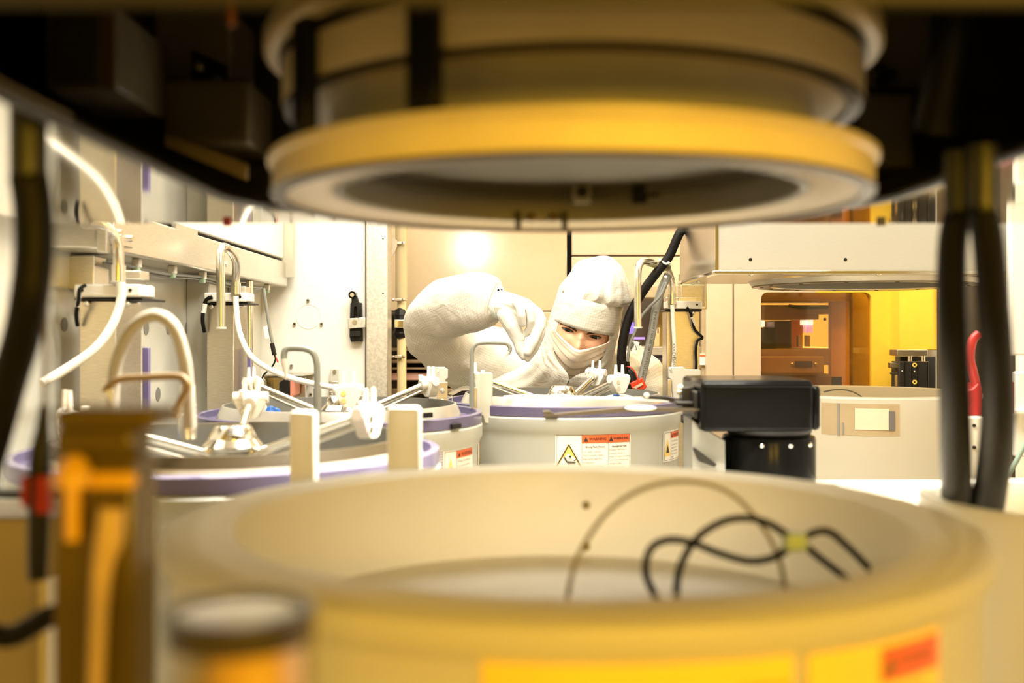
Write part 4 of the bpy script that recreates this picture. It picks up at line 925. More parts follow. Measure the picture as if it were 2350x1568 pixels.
def face_h(x, z):
    e = 1 - (x / 77) ** 2 - ((z + 6) / 124) ** 2
    if e <= 0: return None
    h = 96 * math.sqrt(e); ax = abs(x)
    h += nose(z) * g(x, 7.5 + 5 * max(0, min(1, -z / 40)))
    h += 4.5 * g(z - 17, 7) * g(ax - 26, 24) - 8.5 * g(ax - 21, 11) * g(z - 0, 11) + 4 * g(ax - 40, 16) * g(z + 28, 15)
    h -= 3 * g(ax - 34, 14) * g(z - 9, 4.5)
    s_ = 13.6 ** 2 - (ax - EX) ** 2 - z * z
    if s_ > 0:
        hs = 69.5 + math.sqrt(s_); k = 1.5; h = max(h, hs) + k * math.exp(-abs(h - hs) / k) * .5
    h += 3 * g(ax, 24) * g(z + 78, 10) + 8 * g(ax, 22) * g(z + 100, 14)
    return h
def almond(ax, side=0):
    q = max(0.0, 1 - (ax / 14.2) ** 2)
    return -3.4 * q ** .9 + .06 * ax, 3.6 * q ** .75 + .06 * ax
bd = M(); idx = {}
step = 1.0
nx, nz = int(146 / step), int(131 / step)
for j in range(nz + 1):
    for i in range(nx + 1):
        x = -73 + i * step; z = -114 + j * step; h = face_h(x, z)
        if h is None or abs(x) > 65: continue
        idx[(i, j)] = len(bd.v); bd.v.append(HL(x, h, z))
for j in range(nz):
    for i in range(nx):
        q = [(i, j), (i + 1, j), (i + 1, j + 1), (i, j + 1)]
        if not all(k in idx for k in q): continue
        x = -73 + (i + .5) * step; z = -114 + (j + .5) * step; lo, hi = almond(abs(x) - EX if x > 0 else abs(x) - EX)
        if abs(abs(x) - EX) < 14 and lo < z < hi: continue
        bd.f.append(tuple(idx[k] for k in q))
# skull, ears, neck, trunk and limbs inside the clothes
mx = Matrix(((rot_head(1, 0, 0).normalized().x, rot_head(0, -1, 0).normalized().x, rot_head(0, 0, 1).normalized().x), (rot_head(1, 0, 0).normalized().y, rot_head(0, -1, 0).normalized().y, rot_head(0, 0, 1).normalized().y), (rot_head(1, 0, 0).normalized().z, rot_head(0, -1, 0).normalized().z, rot_head(0, 0, 1).normalized().z)))
bd.ball(HL(2, -6, 10), (68 * S, 88 * S, 104 * S), 32, mx)
for s_ in (-1, 1): bd.ball(HL(68 * s_, -4, -12), (5 * S, 16 * S, 30 * S), 12, mx)
SH_R, SH_L = W(1195, 850, 2.68), W(1462, 868, 2.72)
EL_R, WR_R = W(985, 765, 2.52), W(1146, 699, 2.33)
bd.tube([HL(0, -20, -70), W(1335, 850, 2.66), W(1330, 905, 2.74)], [.046, .05, .07], 16, 4)
bd.tube([W(1330, 860, 2.70), W(1320, 960, 2.76), W(1315, 1120, 2.86), W(1300, 1290, 2.93)], [.10, .135, .13, .14], 20, 4)
bd.tube([W(1330, 880, 2.72), SH_R, EL_R, WR_R], [.07, .055, .043, .029], 14, 5)
bd.tube([W(1330, 880, 2.72), SH_L, W(1490, 1010, 2.66), W(1450, 1090, 2.62)], [.07, .055, .043, .029], 14, 5)
HIPZ = -0.50
for s_ in (-1, 1):
    bd.tube([(.15 + .09 * s_, 2.95, HIPZ), (.15 + .11 * s_, 2.92, -.84), (.15 + .11 * s_, 2.97, -1.20)], [.085, .058, .042], 14, 4)
obj('body', bd, SKIN, pr)
# eyes
SCL = mat('eye_white', (0.52, 0.46, 0.42), .15, var=.03); IRIS = mat('brown_iris', (0.035, 0.018, 0.010), .1, var=.2, scale=300); LASH = mat('lash', (0.02, 0.012, 0.008), .6); BROW = mat('eyebrow', (0.045, 0.022, 0.012), .8, var=.4, scale=500)
for s_ in (-1, 1):
    ec = HL(EX * s_, 69.5, 0); ey = obj('eye', M().ball(ec, 12.6 * S, 28), SCL, pr)
    gz = (W(1240, 905, 2.1) - ec).normalized(); gz = (gz + (rot_head(0, 1, 0)).normalized() * 1.1).normalized()
    q = Vector((0, 0, 1)).rotation_difference(gz)
    def cap(r0, ra, k=4):
        m = M(); n_ = 20; m.v.append(ec + q @ Vector((0, 0, r0 * S)))
        for a in range(1, k + 1):
            th = ra * a / k
            for j in range(n_): m.v.append(ec + q @ (Vector((math.sin(th) * math.cos(2 * PI * j / n_), math.sin(th) * math.sin(2 * PI * j / n_), math.cos(th))) * r0 * S))
        for j in range(n_): m.f.append((0, 1 + j, 1 + (j + 1) % n_))
        for a in range(k - 1):
            for j in range(n_): m.f.append((1 + a * n_ + j, 1 + (a + 1) * n_ + j, 1 + (a + 1) * n_ + (j + 1) % n_, 1 + a * n_ + (j + 1) % n_))
        return m
    ir = obj('iris', cap(12.75, .50), IRIS, ey); obj('pupil', cap(12.85, .2), BLACK, ey)
    up, lo_ = [], []
    for k in range(15):
        ax = -14 + 28 * k / 14; lo, hi = almond(ax); x = (EX + ax) * s_
        up.append(HL(x, (face_h(x, hi + .4) or 80) + .5, hi + .2)); lo_.append(HL(x, (face_h(x, lo - .4) or 80) + .2, lo - .3))
    obj('eyelash', M().tube(up, [(.7 + .8 * math.sin(PI * k / 14)) * S for k in range(15)], 6, 2), LASH, pr)
    obj('eyelid', M().tube([p + rot_head(0, -.3, 2.3) for p in up], .7 * S, 6, 2), SKIN, pr)
    obj('eyelid', M().tube(lo_, .5 * S, 6, 2), mat('skin_pink', (0.60, 0.31, 0.22), .4), pr)
    # brow
    br = M(); P0 = ((12, 5.2, 2.0), (18, 7.4, 2.8), (26, 9.6, 2.7), (36, 11, 2.2), (45, 10, 1.5), (51, 7.5, .6))
    for i in range(len(P0)):
        x, z, hw = P0[i]
        for t_ in (-1, -.5, 0, .5, 1):
            zz = z + t_ * hw; br.v.append(HL(x * s_, face_h(x, zz) + 2.0 * (1 - t_ * t_ * .7), zz))
    for i in range(len(P0) - 1):
        for k in range(4): br.f.append((i * 5 + k, i * 5 + k + 1, i * 5 + 6 + k, i * 5 + 5 + k))
    obj('eyebrow', br, BROW, pr)
# mask
mk = M(); NS, NT = 60, 64
for j in range(NT + 1):
    t_ = j / NT
    for i in range(NS + 1):
        s_ = -1 + 2 * i / NS; a_ = abs(s_)
        zt = -29 + 25 * a_ ** 1.5; zb = -115 + 63 * a_ ** 1.9
        z = zt + (zb - zt) * t_; xx = s_ * (66 + 5 * math.sin(PI * t_))
        e = max(.02, 1 - (xx / 83) ** 2 - ((z + 6) / 140) ** 2)
        h = 97 * math.sqrt(e) + 21 * g(xx, 23) * g(z + 44, 32) + 3.5
        if t_ < .1 and a_ < .35: h = max(h - 2 * (1 - t_ / .1), (face_h(xx, z) or 0) + 1.0)
        h += 1.3 * max(0, math.sin(t_ * 40)) * (t_ < .16)
        for tp in (.36, .60, .82):
            u_ = (t_ - tp + .05 * a_)
            if 0 < u_ < .2: h -= 3.2 * (1 - u_ / .2)
        h += noise.noise(Vector((xx * .05, z * .05, 3))) * 1.6
        mk.v.append(HL(xx, h, z))
for j in range(NT):
    for i in range(NS):
        a = j * (NS + 1) + i; mk.f.append((a, a + 1, a + NS + 2, a + NS + 1))
mo = obj('face_mask', mk, MASKM, pr)
md = mo.modifiers.new('thickness', 'SOLIDIFY'); md.thickness = .0012
seam = M()
for tt in (.055, .13, .16):
    for i in range(0, 120):
        s_ = -.92 + 1.84 * i / 119; ii = (s_ + 1) / 2 * NS; p = mk.v[int(round(tt * NT)) * (NS + 1) + int(ii)].lerp(mk.v[int(round(tt * NT)) * (NS + 1) + min(NS, int(ii) + 1)], ii - int(ii))
        seam.box(p.x - .0004, p.x + .0004, p.y - .0016, p.y - .0008, p.z - .0003, p.z + .0003)
obj('stitching', seam, mat('stitch_tan', (0.5, 0.4, 0.28), .7), mo, kind='stuff')
for s_ in (-1, 1):
    obj('ear_loop', M().tube([HL(64 * s_, 62, -8), HL(76 * s_, 35, -2), HL(80 * s_, 5, -8)], .9 * S, 6, 5), MASKM, mo)
    obj('ear_loop', M().tube([HL(64 * s_, 60, -48), HL(76 * s_, 35, -40), HL(80 * s_, 5, -25)], .9 * S, 6, 5), MASKM, mo)

def loft(rings, uvs, closed=True):
    """rings: list of lists of points; uv in metres"""
    m = M(); m.uv = []; k = len(rings[0])
    for r_, uu in zip(rings, uvs):
        m.v += r_; m.uv += uu
    n_ = len(rings)
    for i in range(n_ - 1):
        for j in range(k - 1):
            a = i * k + j; m.f.append((a, a + 1, a + k + 1, a + k))
    return m
def loft_auto(rings):
    uvs = []; v = 0
    for i, r_ in enumerate(rings):
        if i: v += sum((r_[j] - rings[i - 1][j]).length for j in range(len(r_))) / len(r_)
        u = [0]
        for j in range(1, len(r_)): u.append(u[-1] + (r_[j] - r_[j - 1]).length)
        mid = u[len(u) // 2]; uvs.append([(x - mid, v) for x in u])
    return loft(rings, uvs)
def wob(p, sc_, amp): return noise.noise_vector(p * sc_) * amp

# hood: crown, band, drape
def hring(xc, fc, z, rx, ry, a0=-PI, a1=PI, n_=72, zf=None, ripple=0, kk=9):
    out = []
    for j in range(n_ + 1):
        a = a0 + (a1 - a0) * j / n_; rp = 1 + ripple * math.sin(kk * a + z * .03) * .5 + ripple * .6 * math.sin(17 * a + 1.3)
        p = HL(xc + rx * rp * math.sin(a), fc + ry * rp * math.cos(a), z + (zf(a) if zf else 0)); out.append(p)
    return out
crown = []
for (z, xc, rx, ry, rp) in ((72, 3, 72, 97, 0), (77, 8, 77, 102, .025), (87, 13, 78, 104, .04), (100, 14, 73.5, 101, .042), (115, 13, 67, 94, .04), (130, 12, 59, 84, .04), (143, 13, 49, 70, .04), (154, 15, 37, 53, .03), (163, 17, 22, 32, .02), (168, 17, 10, 14, 0), (169, 17, .5, .5, 0)):
    rg = hring(xc, -2, z, rx, ry, ripple=rp); crown.append([p + wob(p, 22, .006 if 74 < z < 164 else 0) for p in rg])
crown2 = []
for i in range(len(crown) - 1):
    for q in range(3):
        pass
cols = [spline([rg[j] for rg in crown], [0] * len(crown), 4)[0] for j in range(len(crown[0]))]
crown2 = [[cols[j][i] for j in range(len(cols))] for i in range(len(cols[0]))]
obj('hood_crown', loft_auto(crown2), CLOTH, pr)
band = [hring(3, -2, z, 79 - (z > 60) * 2, 105 - (z > 60) * 3, rad(-80), rad(80), 48, lambda a: -9 * (a / 1.4) ** 2) for z in (12.5, 20, 35, 50, 65, 78)]
bo = obj('hood_band', loft_auto(band), CLOTH, pr); sm_ = bo.modifiers.new('thickness', 'SOLIDIFY'); sm_.thickness = .0025; sm_.offset = -1
drape = []
for (z, a0, xc, fc, rx, ry) in ((80, 60, 3, -2, 76, 99), (50, 58, 3, -2, 77, 99.5), (13, 47, 3, -2, 80, 101), (-15, 46, 3, -2, 81, 101), (-45, 42, 3, -2, 83, 102), (-70, 27, 3, -2, 86, 104), (-88, 10, 3, -2, 89, 105), (-100, 2, 2, -4, 92, 106), (-116, 1, 0, -12, 97, 108), (-150, 1, -2, -40, 125, 120), (-175, 1, -4, -60, 165, 128), (-195, 1, -6, -70, 205, 135)):
    drape.append([p + wob(p, 14, .005 if z < -60 else .0015) for p in hring(xc, fc, z, rx, ry, rad(a0), 2 * PI - rad(a0), 84, ripple=.02 if z < -50 else .006, kk=11)])
dr2 = []
for i in range(len(drape) - 1):
    for q in range(3): pass
cols = [spline([rg[j] for rg in drape], [0] * len(drape), 4)[0] for j in range(len(drape[0]))]
dr2 = [[cols[j][i] for j in range(len(cols))] for i in range(len(cols[0]))]
do = obj('hood_drape', loft_auto(dr2), CLOTH, pr)
obj('snap', M().lathe([(.001, .0), (.004, .0), (.0045, -.001), (.005, 0)], (0, 0, 0), 14), TUBE, do) if False else None
p_ = W(1311, 874, 2.40)
obj('snap_button', M().cyl(p_, p_ + Vector((0, -.003, 0)), .0045, 14), GREYTUBE, do)

# coverall trunk and legs
def ell(c, rx, ry, n_=64, amp=.008):
    out = []
    for j in range(n_ + 1):
        a = PI / 2 + 2 * PI * j / n_ ; fo = 1 + .022 * math.sin(11 * a + 3 * c[2]) + .015 * math.sin(19 * a)
        p = Vector(c) + Vector((rx * fo * math.cos(a), ry * fo * math.sin(a), 0)); out.append(p + wob(Vector((p.x, p.y, p.z * .5)), 12, amp))
    return out
cx_ = lambda px, dd: W(px, 0, dd).x
TR = [(-.02, 1345, 2.66, .05, .06), (-.045, 1340, 2.67, .10, .085), (-.068, 1335, 2.69, .15, .10), (-.09, 1330, 2.70, .19, .11), (-.115, 1325, 2.72, .215, .125), (-.15, 1318, 2.74, .225, .14), (-.21, 1312, 2.77, .222, .15), (-.30, 1308, 2.82, .215, .15), (-.42, 1300, 2.88, .205, .16), (-.55, 1296, 2.93, .21, .165), (-.62, 1295, 2.95, .20, .16)]
rings = []
for i in range(len(TR) - 1):
    for q in range(4):
        u_ = q / 4; A_, B_ = TR[i], TR[i + 1]; v_ = [A_[k] + (B_[k] - A_[k]) * u_ for k in range(5)]
        rings.append(ell((cx_(v_[1], v_[2]), v_[2], v_[0]), v_[3], v_[4]))
obj('coverall', loft_auto(rings), CLOTH, pr)
for s_ in (-1, 1):
    rr_ = []
    for k in range(14):
        u_ = k / 13; rr_.append(ell((.15 + .095 * s_, 2.95, -.56 - .60 * u_), .105 - .03 * u_, .115 - .03 * u_, 32))
    obj('trouser_leg', loft_auto(rr_), CLOTH, pr)
    obj('boot', M().ball((.15 + .095 * s_, 2.90, FL + .045), (.05, .135, .045), 16).tube([(.15 + .095 * s_, 2.95, FL + .04), (.15 + .095 * s_, 2.95, FL + .16)], .055, 16, 0), WPLAST, pr)

def sleeve(path, cuffn=0, n_=64, amp=.006):
    P = [Vector(p[:3]) for p in path]; R_ = [p[3] for p in path]; P, R_ = spline(P, R_, 7); rings = []; up = None
    for i, p in enumerate(P):
        t_ = (P[min(i + 1, len(P) - 1)] - P[max(i - 1, 0)]).normalized()
        if up is None: up = Vector((0, 1, 0))
        up = (up - t_ * up.dot(t_)).normalized(); sd = t_.cross(up)
        fr = i / (len(P) - 1); ga = max(0, (fr - .80) / .2) ** 2
        rg = []
        for j in range(n_ + 1):
            a = 2 * PI * j / n_
            rr = R_[i] * (1 + .06 * ga * math.sin(13 * a) + .02 * math.sin(4 * a + 9 * fr) + .025 * math.sin(2 * a + 30 * fr) * (0.25 < fr < 0.7))
            q = p + (up * math.cos(a) + sd * math.sin(a)) * rr
            fn = noise.noise(Vector((q.x * 7, q.y * 9, q.z * 15)) + Vector((3, 1, 7))); q = q + (q - p).normalized() * (.005 * (1 - abs(fn) * 3) * (1 - ga))
            rg.append(q + wob(q, 16, amp * (1 - ga)))
        rings.append(rg)
    return loft_auto(rings)
def wp(x, y, d, r): return (*W(x, y, d), r)
obj('sleeve', sleeve([wp(1225, 836, 2.70, .080), wp(1150, 836, 2.68, .090), wp(1080, 822, 2.64, .090), wp(1028, 794, 2.59, .082), wp(992, 752, 2.52, .066), wp(1008, 716, 2.46, .068), wp(1050, 700, 2.41, .071), wp(1090, 694, 2.37, .066), wp(1122, 694, 2.34, .055), wp(1138, 697, 2.332, .040), wp(1145, 698, 2.328, .0335)]), CLOTH, pr)
obj('sleeve', sleeve([wp(1420, 850, 2.73, .085), wp(1455, 885, 2.72, .088), wp(1480, 940, 2.70, .080), wp(1490, 1010, 2.66, .07), wp(1475, 1060, 2.63, .06), wp(1452, 1092, 2.62, .04)]), CLOTH, pr)

# glove built as one skin: chain of balls and cones merged by a voxel remesh
def remeshed(name, m, voxel, mt, parent, smooth_it=8):
    me = bpy.data.meshes.new('tmp'); me.from_pydata(m.v, [], m.f); o = bpy.data.objects.new('tmp', me); C.objects.link(o)
    rm = o.modifiers.new('r', 'REMESH'); rm.mode = 'VOXEL'; rm.voxel_size = voxel
    s2 = o.modifiers.new('s', 'SMOOTH'); s2.factor = .5; s2.iterations = smooth_it
    dg = bpy.context.evaluated_depsgraph_get(); ev = o.evaluated_get(dg); me2 = bpy.data.meshes.new_from_object(ev)
    off = OFF[parent.name]; r_ = M(); r_.v = [v.co.copy() for v in me2.vertices]; r_.f = [tuple(p.vertices) for p in me2.polygons]
    bpy.data.objects.remove(o)
    return obj(name, r_, mt, parent)
def chain(m, pts):
    """pts: (px, py, depth, radius in pixels)"""
    for i, (x, y, d, r_) in enumerate(pts):
        c = W(x, y, d); rr = r_ / F * d; m.ball(c, rr, 14)
        if i:
            x0, y0, d0, r0 = pts[i - 1]; m.tube([W(x0, y0, d0), c], [r0 / F * d0, rr], 14, 0)
gl = M(); dd = 2.31
chain(gl, [(1126, 698, dd + .02, 31), (1150, 700, dd + .01, 29), (1175, 708, dd + .01, 28), (1196, 718, dd + .005, 26)])
chain(gl, [(1150, 690, dd + .005, 24), (1185, 698, dd - .005, 19), (1212, 712, dd, 16)])
chain(gl, [(1165, 692, dd + .02, 22), (1205, 703, dd + .025, 19), (1232, 720, dd + .03, 14)])
chain(gl, [(1160, 720, dd, 22), (1176, 748, dd - .002, 20), (1190, 776, dd, 15.5)])
chain(gl, [(1176, 752, dd, 18), (1190, 785, dd, 13.5), (1194, 804, dd, 11.5), (1201, 819, dd, 8)])                                         # thumb
chain(gl, [(1186, 692, dd - .022, 12), (1193, 704, dd - .030, 10.5), (1197, 724, dd - .030, 9.8), (1200, 743, dd - .022, 8.5)])              # little
chain(gl, [(1208, 702, dd - .012, 12), (1217, 714, dd - .018, 10.5), (1219, 735, dd - .016, 10), (1215, 754, dd - .006, 9), (1208, 766, dd, 8)])          # ring
chain(gl, [(1226, 714, dd + .008, 13), (1238, 731, dd + .002, 12), (1238, 752, dd - .006, 12.4), (1224, 784, dd - .010, 12.4), (1212, 808, dd - .010, 10.5)])  # middle
chain(gl, [(1234, 718, dd + .03, 12), (1243, 734, dd + .028, 11), (1241, 765, dd + .020, 11), (1226, 800, dd + .010, 10.5), (1211, 824, dd + .002, 7.5)])   # index
glo = remeshed('glove', gl, .0014, GLOVE, pr, 5)
cf = M(); P0, P1 = W(1106, 695, dd + .04), W(1152, 701, dd + .008)
rings = []
for k in range(9):
    u_ = k / 8; p = P0.lerp(P1, u_); rr = (.0350 - .0045 * u_) * (1 + .02 * math.sin(9 * u_))
    t_ = (P1 - P0).normalized(); up = Vector((0, 0, 1)); up = (up - t_ * up.dot(t_)).normalized(); sd = t_.cross(up)
    rings.append([p + (up * math.cos(2 * PI * j / 40) + sd * math.sin(2 * PI * j / 40)) * rr for j in range(41)])
mcf = loft_auto(rings); co = obj('glove_cuff', mcf, CUFF, glo); q_ = co.modifiers.new('thickness', 'SOLIDIFY'); q_.thickness = .001
# left hand, lowered behind the bowl
g2 = M()
chain(g2, [(1452, 1090, 2.62, 28), (1440, 1115, 2.6, 30), (1432, 1145, 2.58, 27)])
for k, (dx, ln) in enumerate(((-22, 52), (-8, 62), (6, 60), (20, 48))):
    chain(g2, [(1434 + dx * .8, 1150, 2.58, 12), (1432 + dx, 1150 + ln * .5, 2.565, 10), (1430 + dx, 1150 + ln, 2.56, 8)])
chain(g2, [(1460, 1105, 2.6, 16), (1472, 1132, 2.57, 12), (1470, 1158, 2.56, 9)])
remeshed('glove', g2, .003, GLOVE, pr, 4)

# ================================================================== NEAR BOWL
PN = (0.036, 0.65)
nb = thing('near_bowl', 'large milky open bowl filling the foreground, loose cables inside', 'bowl', (PN[0], PN[1], -0.45), 'process bowls')
c = (PN[0], PN[1], 0)
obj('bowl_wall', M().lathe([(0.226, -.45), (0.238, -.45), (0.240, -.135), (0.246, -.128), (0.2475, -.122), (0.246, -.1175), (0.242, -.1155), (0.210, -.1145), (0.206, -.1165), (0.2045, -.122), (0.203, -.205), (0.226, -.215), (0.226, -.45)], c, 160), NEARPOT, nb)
obj('bowl_floor', M().lathe([(.001, -.186), (.2025, -.186), (.2025, -.190), (.001, -.190), (.001, -.186)], c, 96), WPLAST, nb)
for y in (1160, 1255): obj('stud', M().ball(W(1345, y, .852), .0035, 10), mat('stud_tan', (0.30, 0.26, 0.18), .4), nb)
RN = .2402
def nlabel(px, w_, h_, z_top, kind):
    a0 = ang(*PN, px, RN); f = on_cyl(PN[0], PN[1], RN, a0, z_top, .0004)
    lb = M(); patch(lb, f, 0, w_, 0, h_, .0008, 16); lab = obj('warning_label', lb, YLABEL, nb, smooth=False); k = M(); l = .0012
    if kind == 2:
        m = M(); patch(m, f, w_ * .48, w_ * .98, h_ * .05, h_ * .30, l, 8, .0003); obj('header', m, ORANGE, lab, smooth=False)
        tri(k, f, w_ * .54, h_ * .175, h_ * .16, l + .0003); put_text(k, f, 'WARNING', w_ * .085, w_ * .59, h_ * .21, l + .0003, sx=.8)
        tri(k, f, w_ * .24, h_ * .6, h_ * .4, l)
        for i, s in enumerate(('Moving Parts Present', 'Can result in serious', 'injury to hands or fingers.', 'Keep hands away from', 'moving parts.')): put_text(k, f, s, w_ * .040, w_ * .49, h_ * (.40 + .11 * i), l)
    else:
        for u_, s in ((.36, 'Moving Parts Present'), (.74, 'Bewegliche Teile')):
            tri(k, f, w_ * (u_ + .03), h_ * .42, h_ * .42, l)
            for i, q in enumerate((s, 'WARNING' if u_ < .5 else 'WARNUNG')): put_text(k, f, q, w_ * .026, w_ * (u_ + .07), h_ * (.20 + .2 * i), l)
    obj('lettering', k, mat('brown_ink', (0.25, 0.13, 0.01), .5), lab, smooth=False)
nlabel(1105, .130, .075, W(0, 1512, PN[1] - RN).z, 1)
nlabel(1850, .085, .060, W(0, 1500, PN[1] - RN + .03).z + .004, 2)
for i, (px, mt) in enumerate(((850, WPLAST), (905, WPLAST), (1650, WPLAST))):
    a = ang(*PN, px, .206) + PI
# loose cables in the near bowl
lc = thing('loose_cable', 'loop of black cable bundled with a pale green tie inside the foreground bowl', 'cable', W(1830, 1245, .66))
d = .66
obj('cable', M().tube([W(1570, 1425, d - .02), W(1553, 1370, d - .02), W(1562, 1300, d - .01), W(1600, 1235, d), W(1660, 1197, d), W(1720, 1190, d), W(1770, 1205, d), W(1812, 1232, d), W(1835, 1240, d), W(1870, 1222, d), W(1905, 1222, d), W(1945, 1255, d + .01), W(1985, 1295, d + .02), W(2020, 1335, d + .02)], .0024, 12, 8), RUBBER, lc)
obj('cable', M().tube([W(1540, 1425, d - .03), W(1505, 1370, d - .03), W(1482, 1315, d - .02), W(1492, 1262, d - .015), W(1530, 1240, d - .01), W(1585, 1245, d - .005), W(1650, 1270, d), W(1720, 1288, d), W(1775, 1280, d), W(1812, 1258, d), W(1840, 1250, d), W(1880, 1280, d + .01), W(1930, 1318, d + .02), W(1975, 1348, d + .02)], .0024, 12, 8), RUBBER, lc)
obj('cable_tie', M().pbox(1804, 1856, 1228, 1268, d - .006, d + .006), mat('pale_green_tie', (0.42, 0.55, 0.40), .4), lc, bevel=.002)
tt = obj('thin_tube', M().tube([W(1302, 1460, d - .03), W(1303, 1370, d - .02), W(1330, 1270, d - .01), W(1400, 1170, d), W(1490, 1117, d), W(1590, 1106, d + .01), W(1680, 1135, d + .01), W(1750, 1210, d + .01), W(1790, 1290, d), W(1804, 1380, d - .01)], .0015, 10, 8), mat('brown_tube', (0.22, 0.19, 0.12), .4))
tag(tt, 'thin grey-brown tube arching inside the foreground bowl', 'tube')
o = obj('grey_patch', M().pprism([(1960, 1270), (2015, 1290), (2020, 1335), (1965, 1310)], .76, .77), GREYM)  # plain grey plate set at the inner wall
tag(o, 'small grey patch on the inner wall of the foreground bowl', 'clip')

# ================================================================== NEAR TOOL HEAD AND HOUSING
hs = thing('tool_housing', 'dark near tool housing overhead with a mirror-polished bottom plate', 'housing', (0.035, .65, .1035))
H = .1035
ox0, ox1, oy0, oy1, orr = -.218, .288, .308, .875, .13
pts = []
for (cx, cy, a0) in ((ox1 - orr, oy1 - orr, 0), (ox0 + orr, oy1 - orr, PI / 2), (ox0 + .01, oy0 + .01, PI), (ox1 - .01, oy0 + .01, 1.5 * PI)):
    r_ = orr if cy > .5 else .01
    pts += [(cx + r_ * math.cos(a0 + PI / 2 * i / 10), cy + r_ * math.sin(a0 + PI / 2 * i / 10)) for i in range(11)]
bx0, bx1, by0, by1 = -.45, .60, .20, .975
m = M(); n_ = len(pts); outer = []
for (x, y) in pts:
    vx, vy = x - .035, y - .6; s_ = min(((bx1 - .035) if vx > 0 else (bx0 - .035)) / vx if abs(vx) > 1e-6 else 9e9, ((by1 - .6) if vy > 0 else (by0 - .6)) / vy if abs(vy) > 1e-6 else 9e9)
    outer.append((.035 + vx * s_, .6 + vy * s_))
for z in (H, H + .004):
    m.v += [Vector((x, y, z)) for x, y in pts]; m.v += [Vector((x, y, z)) for x, y in outer]
for i in range(n_):
    j = (i + 1) % n_
    m.f += [(i, j, n_ + j, n_ + i), (2 * n_ + i, 3 * n_ + i, 3 * n_ + j, 2 * n_ + j), (i, 2 * n_ + i, 2 * n_ + j, j), (n_ + i, n_ + j, 3 * n_ + j, 3 * n_ + i)]
# fill the four corners of the rectangle
for (x, y) in ((bx0, by0), (bx1, by0), (bx1, by1), (bx0, by1)):
    k = min(range(n_), key=lambda i: (outer[i][0] - x) ** 2 + (outer[i][1] - y) ** 2)
    outer_k = outer[k]
    for z in (0, 2): 
        o0 = len(m.v); m.v.append(Vector((x, y, H if z == 0 else H + .004)))
        for kk in ((k - 1) % n_, k):
            a_, b_ = kk, (kk + 1) % n_
            m.f.append((n_ * (1 + z) + a_, n_ * (1 + z) + b_, o0))
obj('bottom_plate', m, MIRROR, hs, smooth=False)
obj('opening_rim', M().tube([(x, y, H - .002) for x, y in pts] + [(pts[0][0], pts[0][1], H - .002)], .0035, 8, 0), mat('rubber_rim', (0.02, 0.016, 0.01), .5), hs)
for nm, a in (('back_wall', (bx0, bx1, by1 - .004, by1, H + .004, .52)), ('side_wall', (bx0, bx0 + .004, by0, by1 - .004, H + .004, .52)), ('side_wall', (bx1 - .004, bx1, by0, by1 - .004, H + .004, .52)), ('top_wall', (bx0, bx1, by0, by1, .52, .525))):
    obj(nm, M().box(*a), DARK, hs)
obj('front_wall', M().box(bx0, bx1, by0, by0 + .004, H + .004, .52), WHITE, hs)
obj('screw', M().cyl((-.267, .96, H), (-.267, .96, H - .004), .0042, 12), REDDK, hs)
obj('screw', M().cyl((.346, .96, H), (.346, .96, H - .004), .0042, 12), DARKBOX, hs)
# boxes inside the housing
def inbox(label, px0, px1, py0, py1, d0, d1, mt, extra=None):
    t = thing('control_box', label, 'box', W((px0 + px1) / 2, py1, d0))
    bb = obj('case', M().pbox(px0, px1, py0, py1, d0, d1), mt, t, bevel=.003)
    if extra: extra(t)
    return t
def ex1(t):
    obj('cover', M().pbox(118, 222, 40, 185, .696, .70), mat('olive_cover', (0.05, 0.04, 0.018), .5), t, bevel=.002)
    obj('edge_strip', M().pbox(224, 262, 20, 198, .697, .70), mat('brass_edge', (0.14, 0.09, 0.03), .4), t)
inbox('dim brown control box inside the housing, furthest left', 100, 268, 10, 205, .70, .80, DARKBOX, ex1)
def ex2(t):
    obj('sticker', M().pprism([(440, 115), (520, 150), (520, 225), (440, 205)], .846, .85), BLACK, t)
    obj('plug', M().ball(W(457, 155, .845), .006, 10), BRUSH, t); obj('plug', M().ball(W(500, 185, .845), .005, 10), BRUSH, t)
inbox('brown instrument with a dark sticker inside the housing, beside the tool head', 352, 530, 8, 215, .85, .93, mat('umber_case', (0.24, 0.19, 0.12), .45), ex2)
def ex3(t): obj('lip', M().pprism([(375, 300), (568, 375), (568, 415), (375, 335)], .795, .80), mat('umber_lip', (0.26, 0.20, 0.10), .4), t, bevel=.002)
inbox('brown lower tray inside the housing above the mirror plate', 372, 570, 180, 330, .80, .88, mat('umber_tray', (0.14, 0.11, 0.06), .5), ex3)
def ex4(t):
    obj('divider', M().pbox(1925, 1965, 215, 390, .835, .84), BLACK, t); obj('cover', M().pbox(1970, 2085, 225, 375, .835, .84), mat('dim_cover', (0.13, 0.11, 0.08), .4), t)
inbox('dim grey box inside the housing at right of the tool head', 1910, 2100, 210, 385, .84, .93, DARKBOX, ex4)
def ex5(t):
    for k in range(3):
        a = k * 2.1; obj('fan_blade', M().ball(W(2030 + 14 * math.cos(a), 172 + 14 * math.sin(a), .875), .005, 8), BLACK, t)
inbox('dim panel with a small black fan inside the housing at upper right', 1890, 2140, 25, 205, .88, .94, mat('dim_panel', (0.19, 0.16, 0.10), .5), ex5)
o = obj('orange_cable', M().tube([W(530, -60, .55), W(531, 20, .55), W(533, 58, .55)], .0018, 10, 4), mat('orange_sheath', (0.7, 0.2, 0.01), .4))
tag(o, 'short orange cable hanging from the dark housing top left of the tool head', 'cable')
o = obj('black_duct', M().tube([W(2215, -80, .62), W(2195, 60, .62), W(2170, 200, .63), W(2150, 300, .64)], .014, 16, 6), BLACK)
tag(o, 'black duct curving down inside the housing at upper right', 'duct')

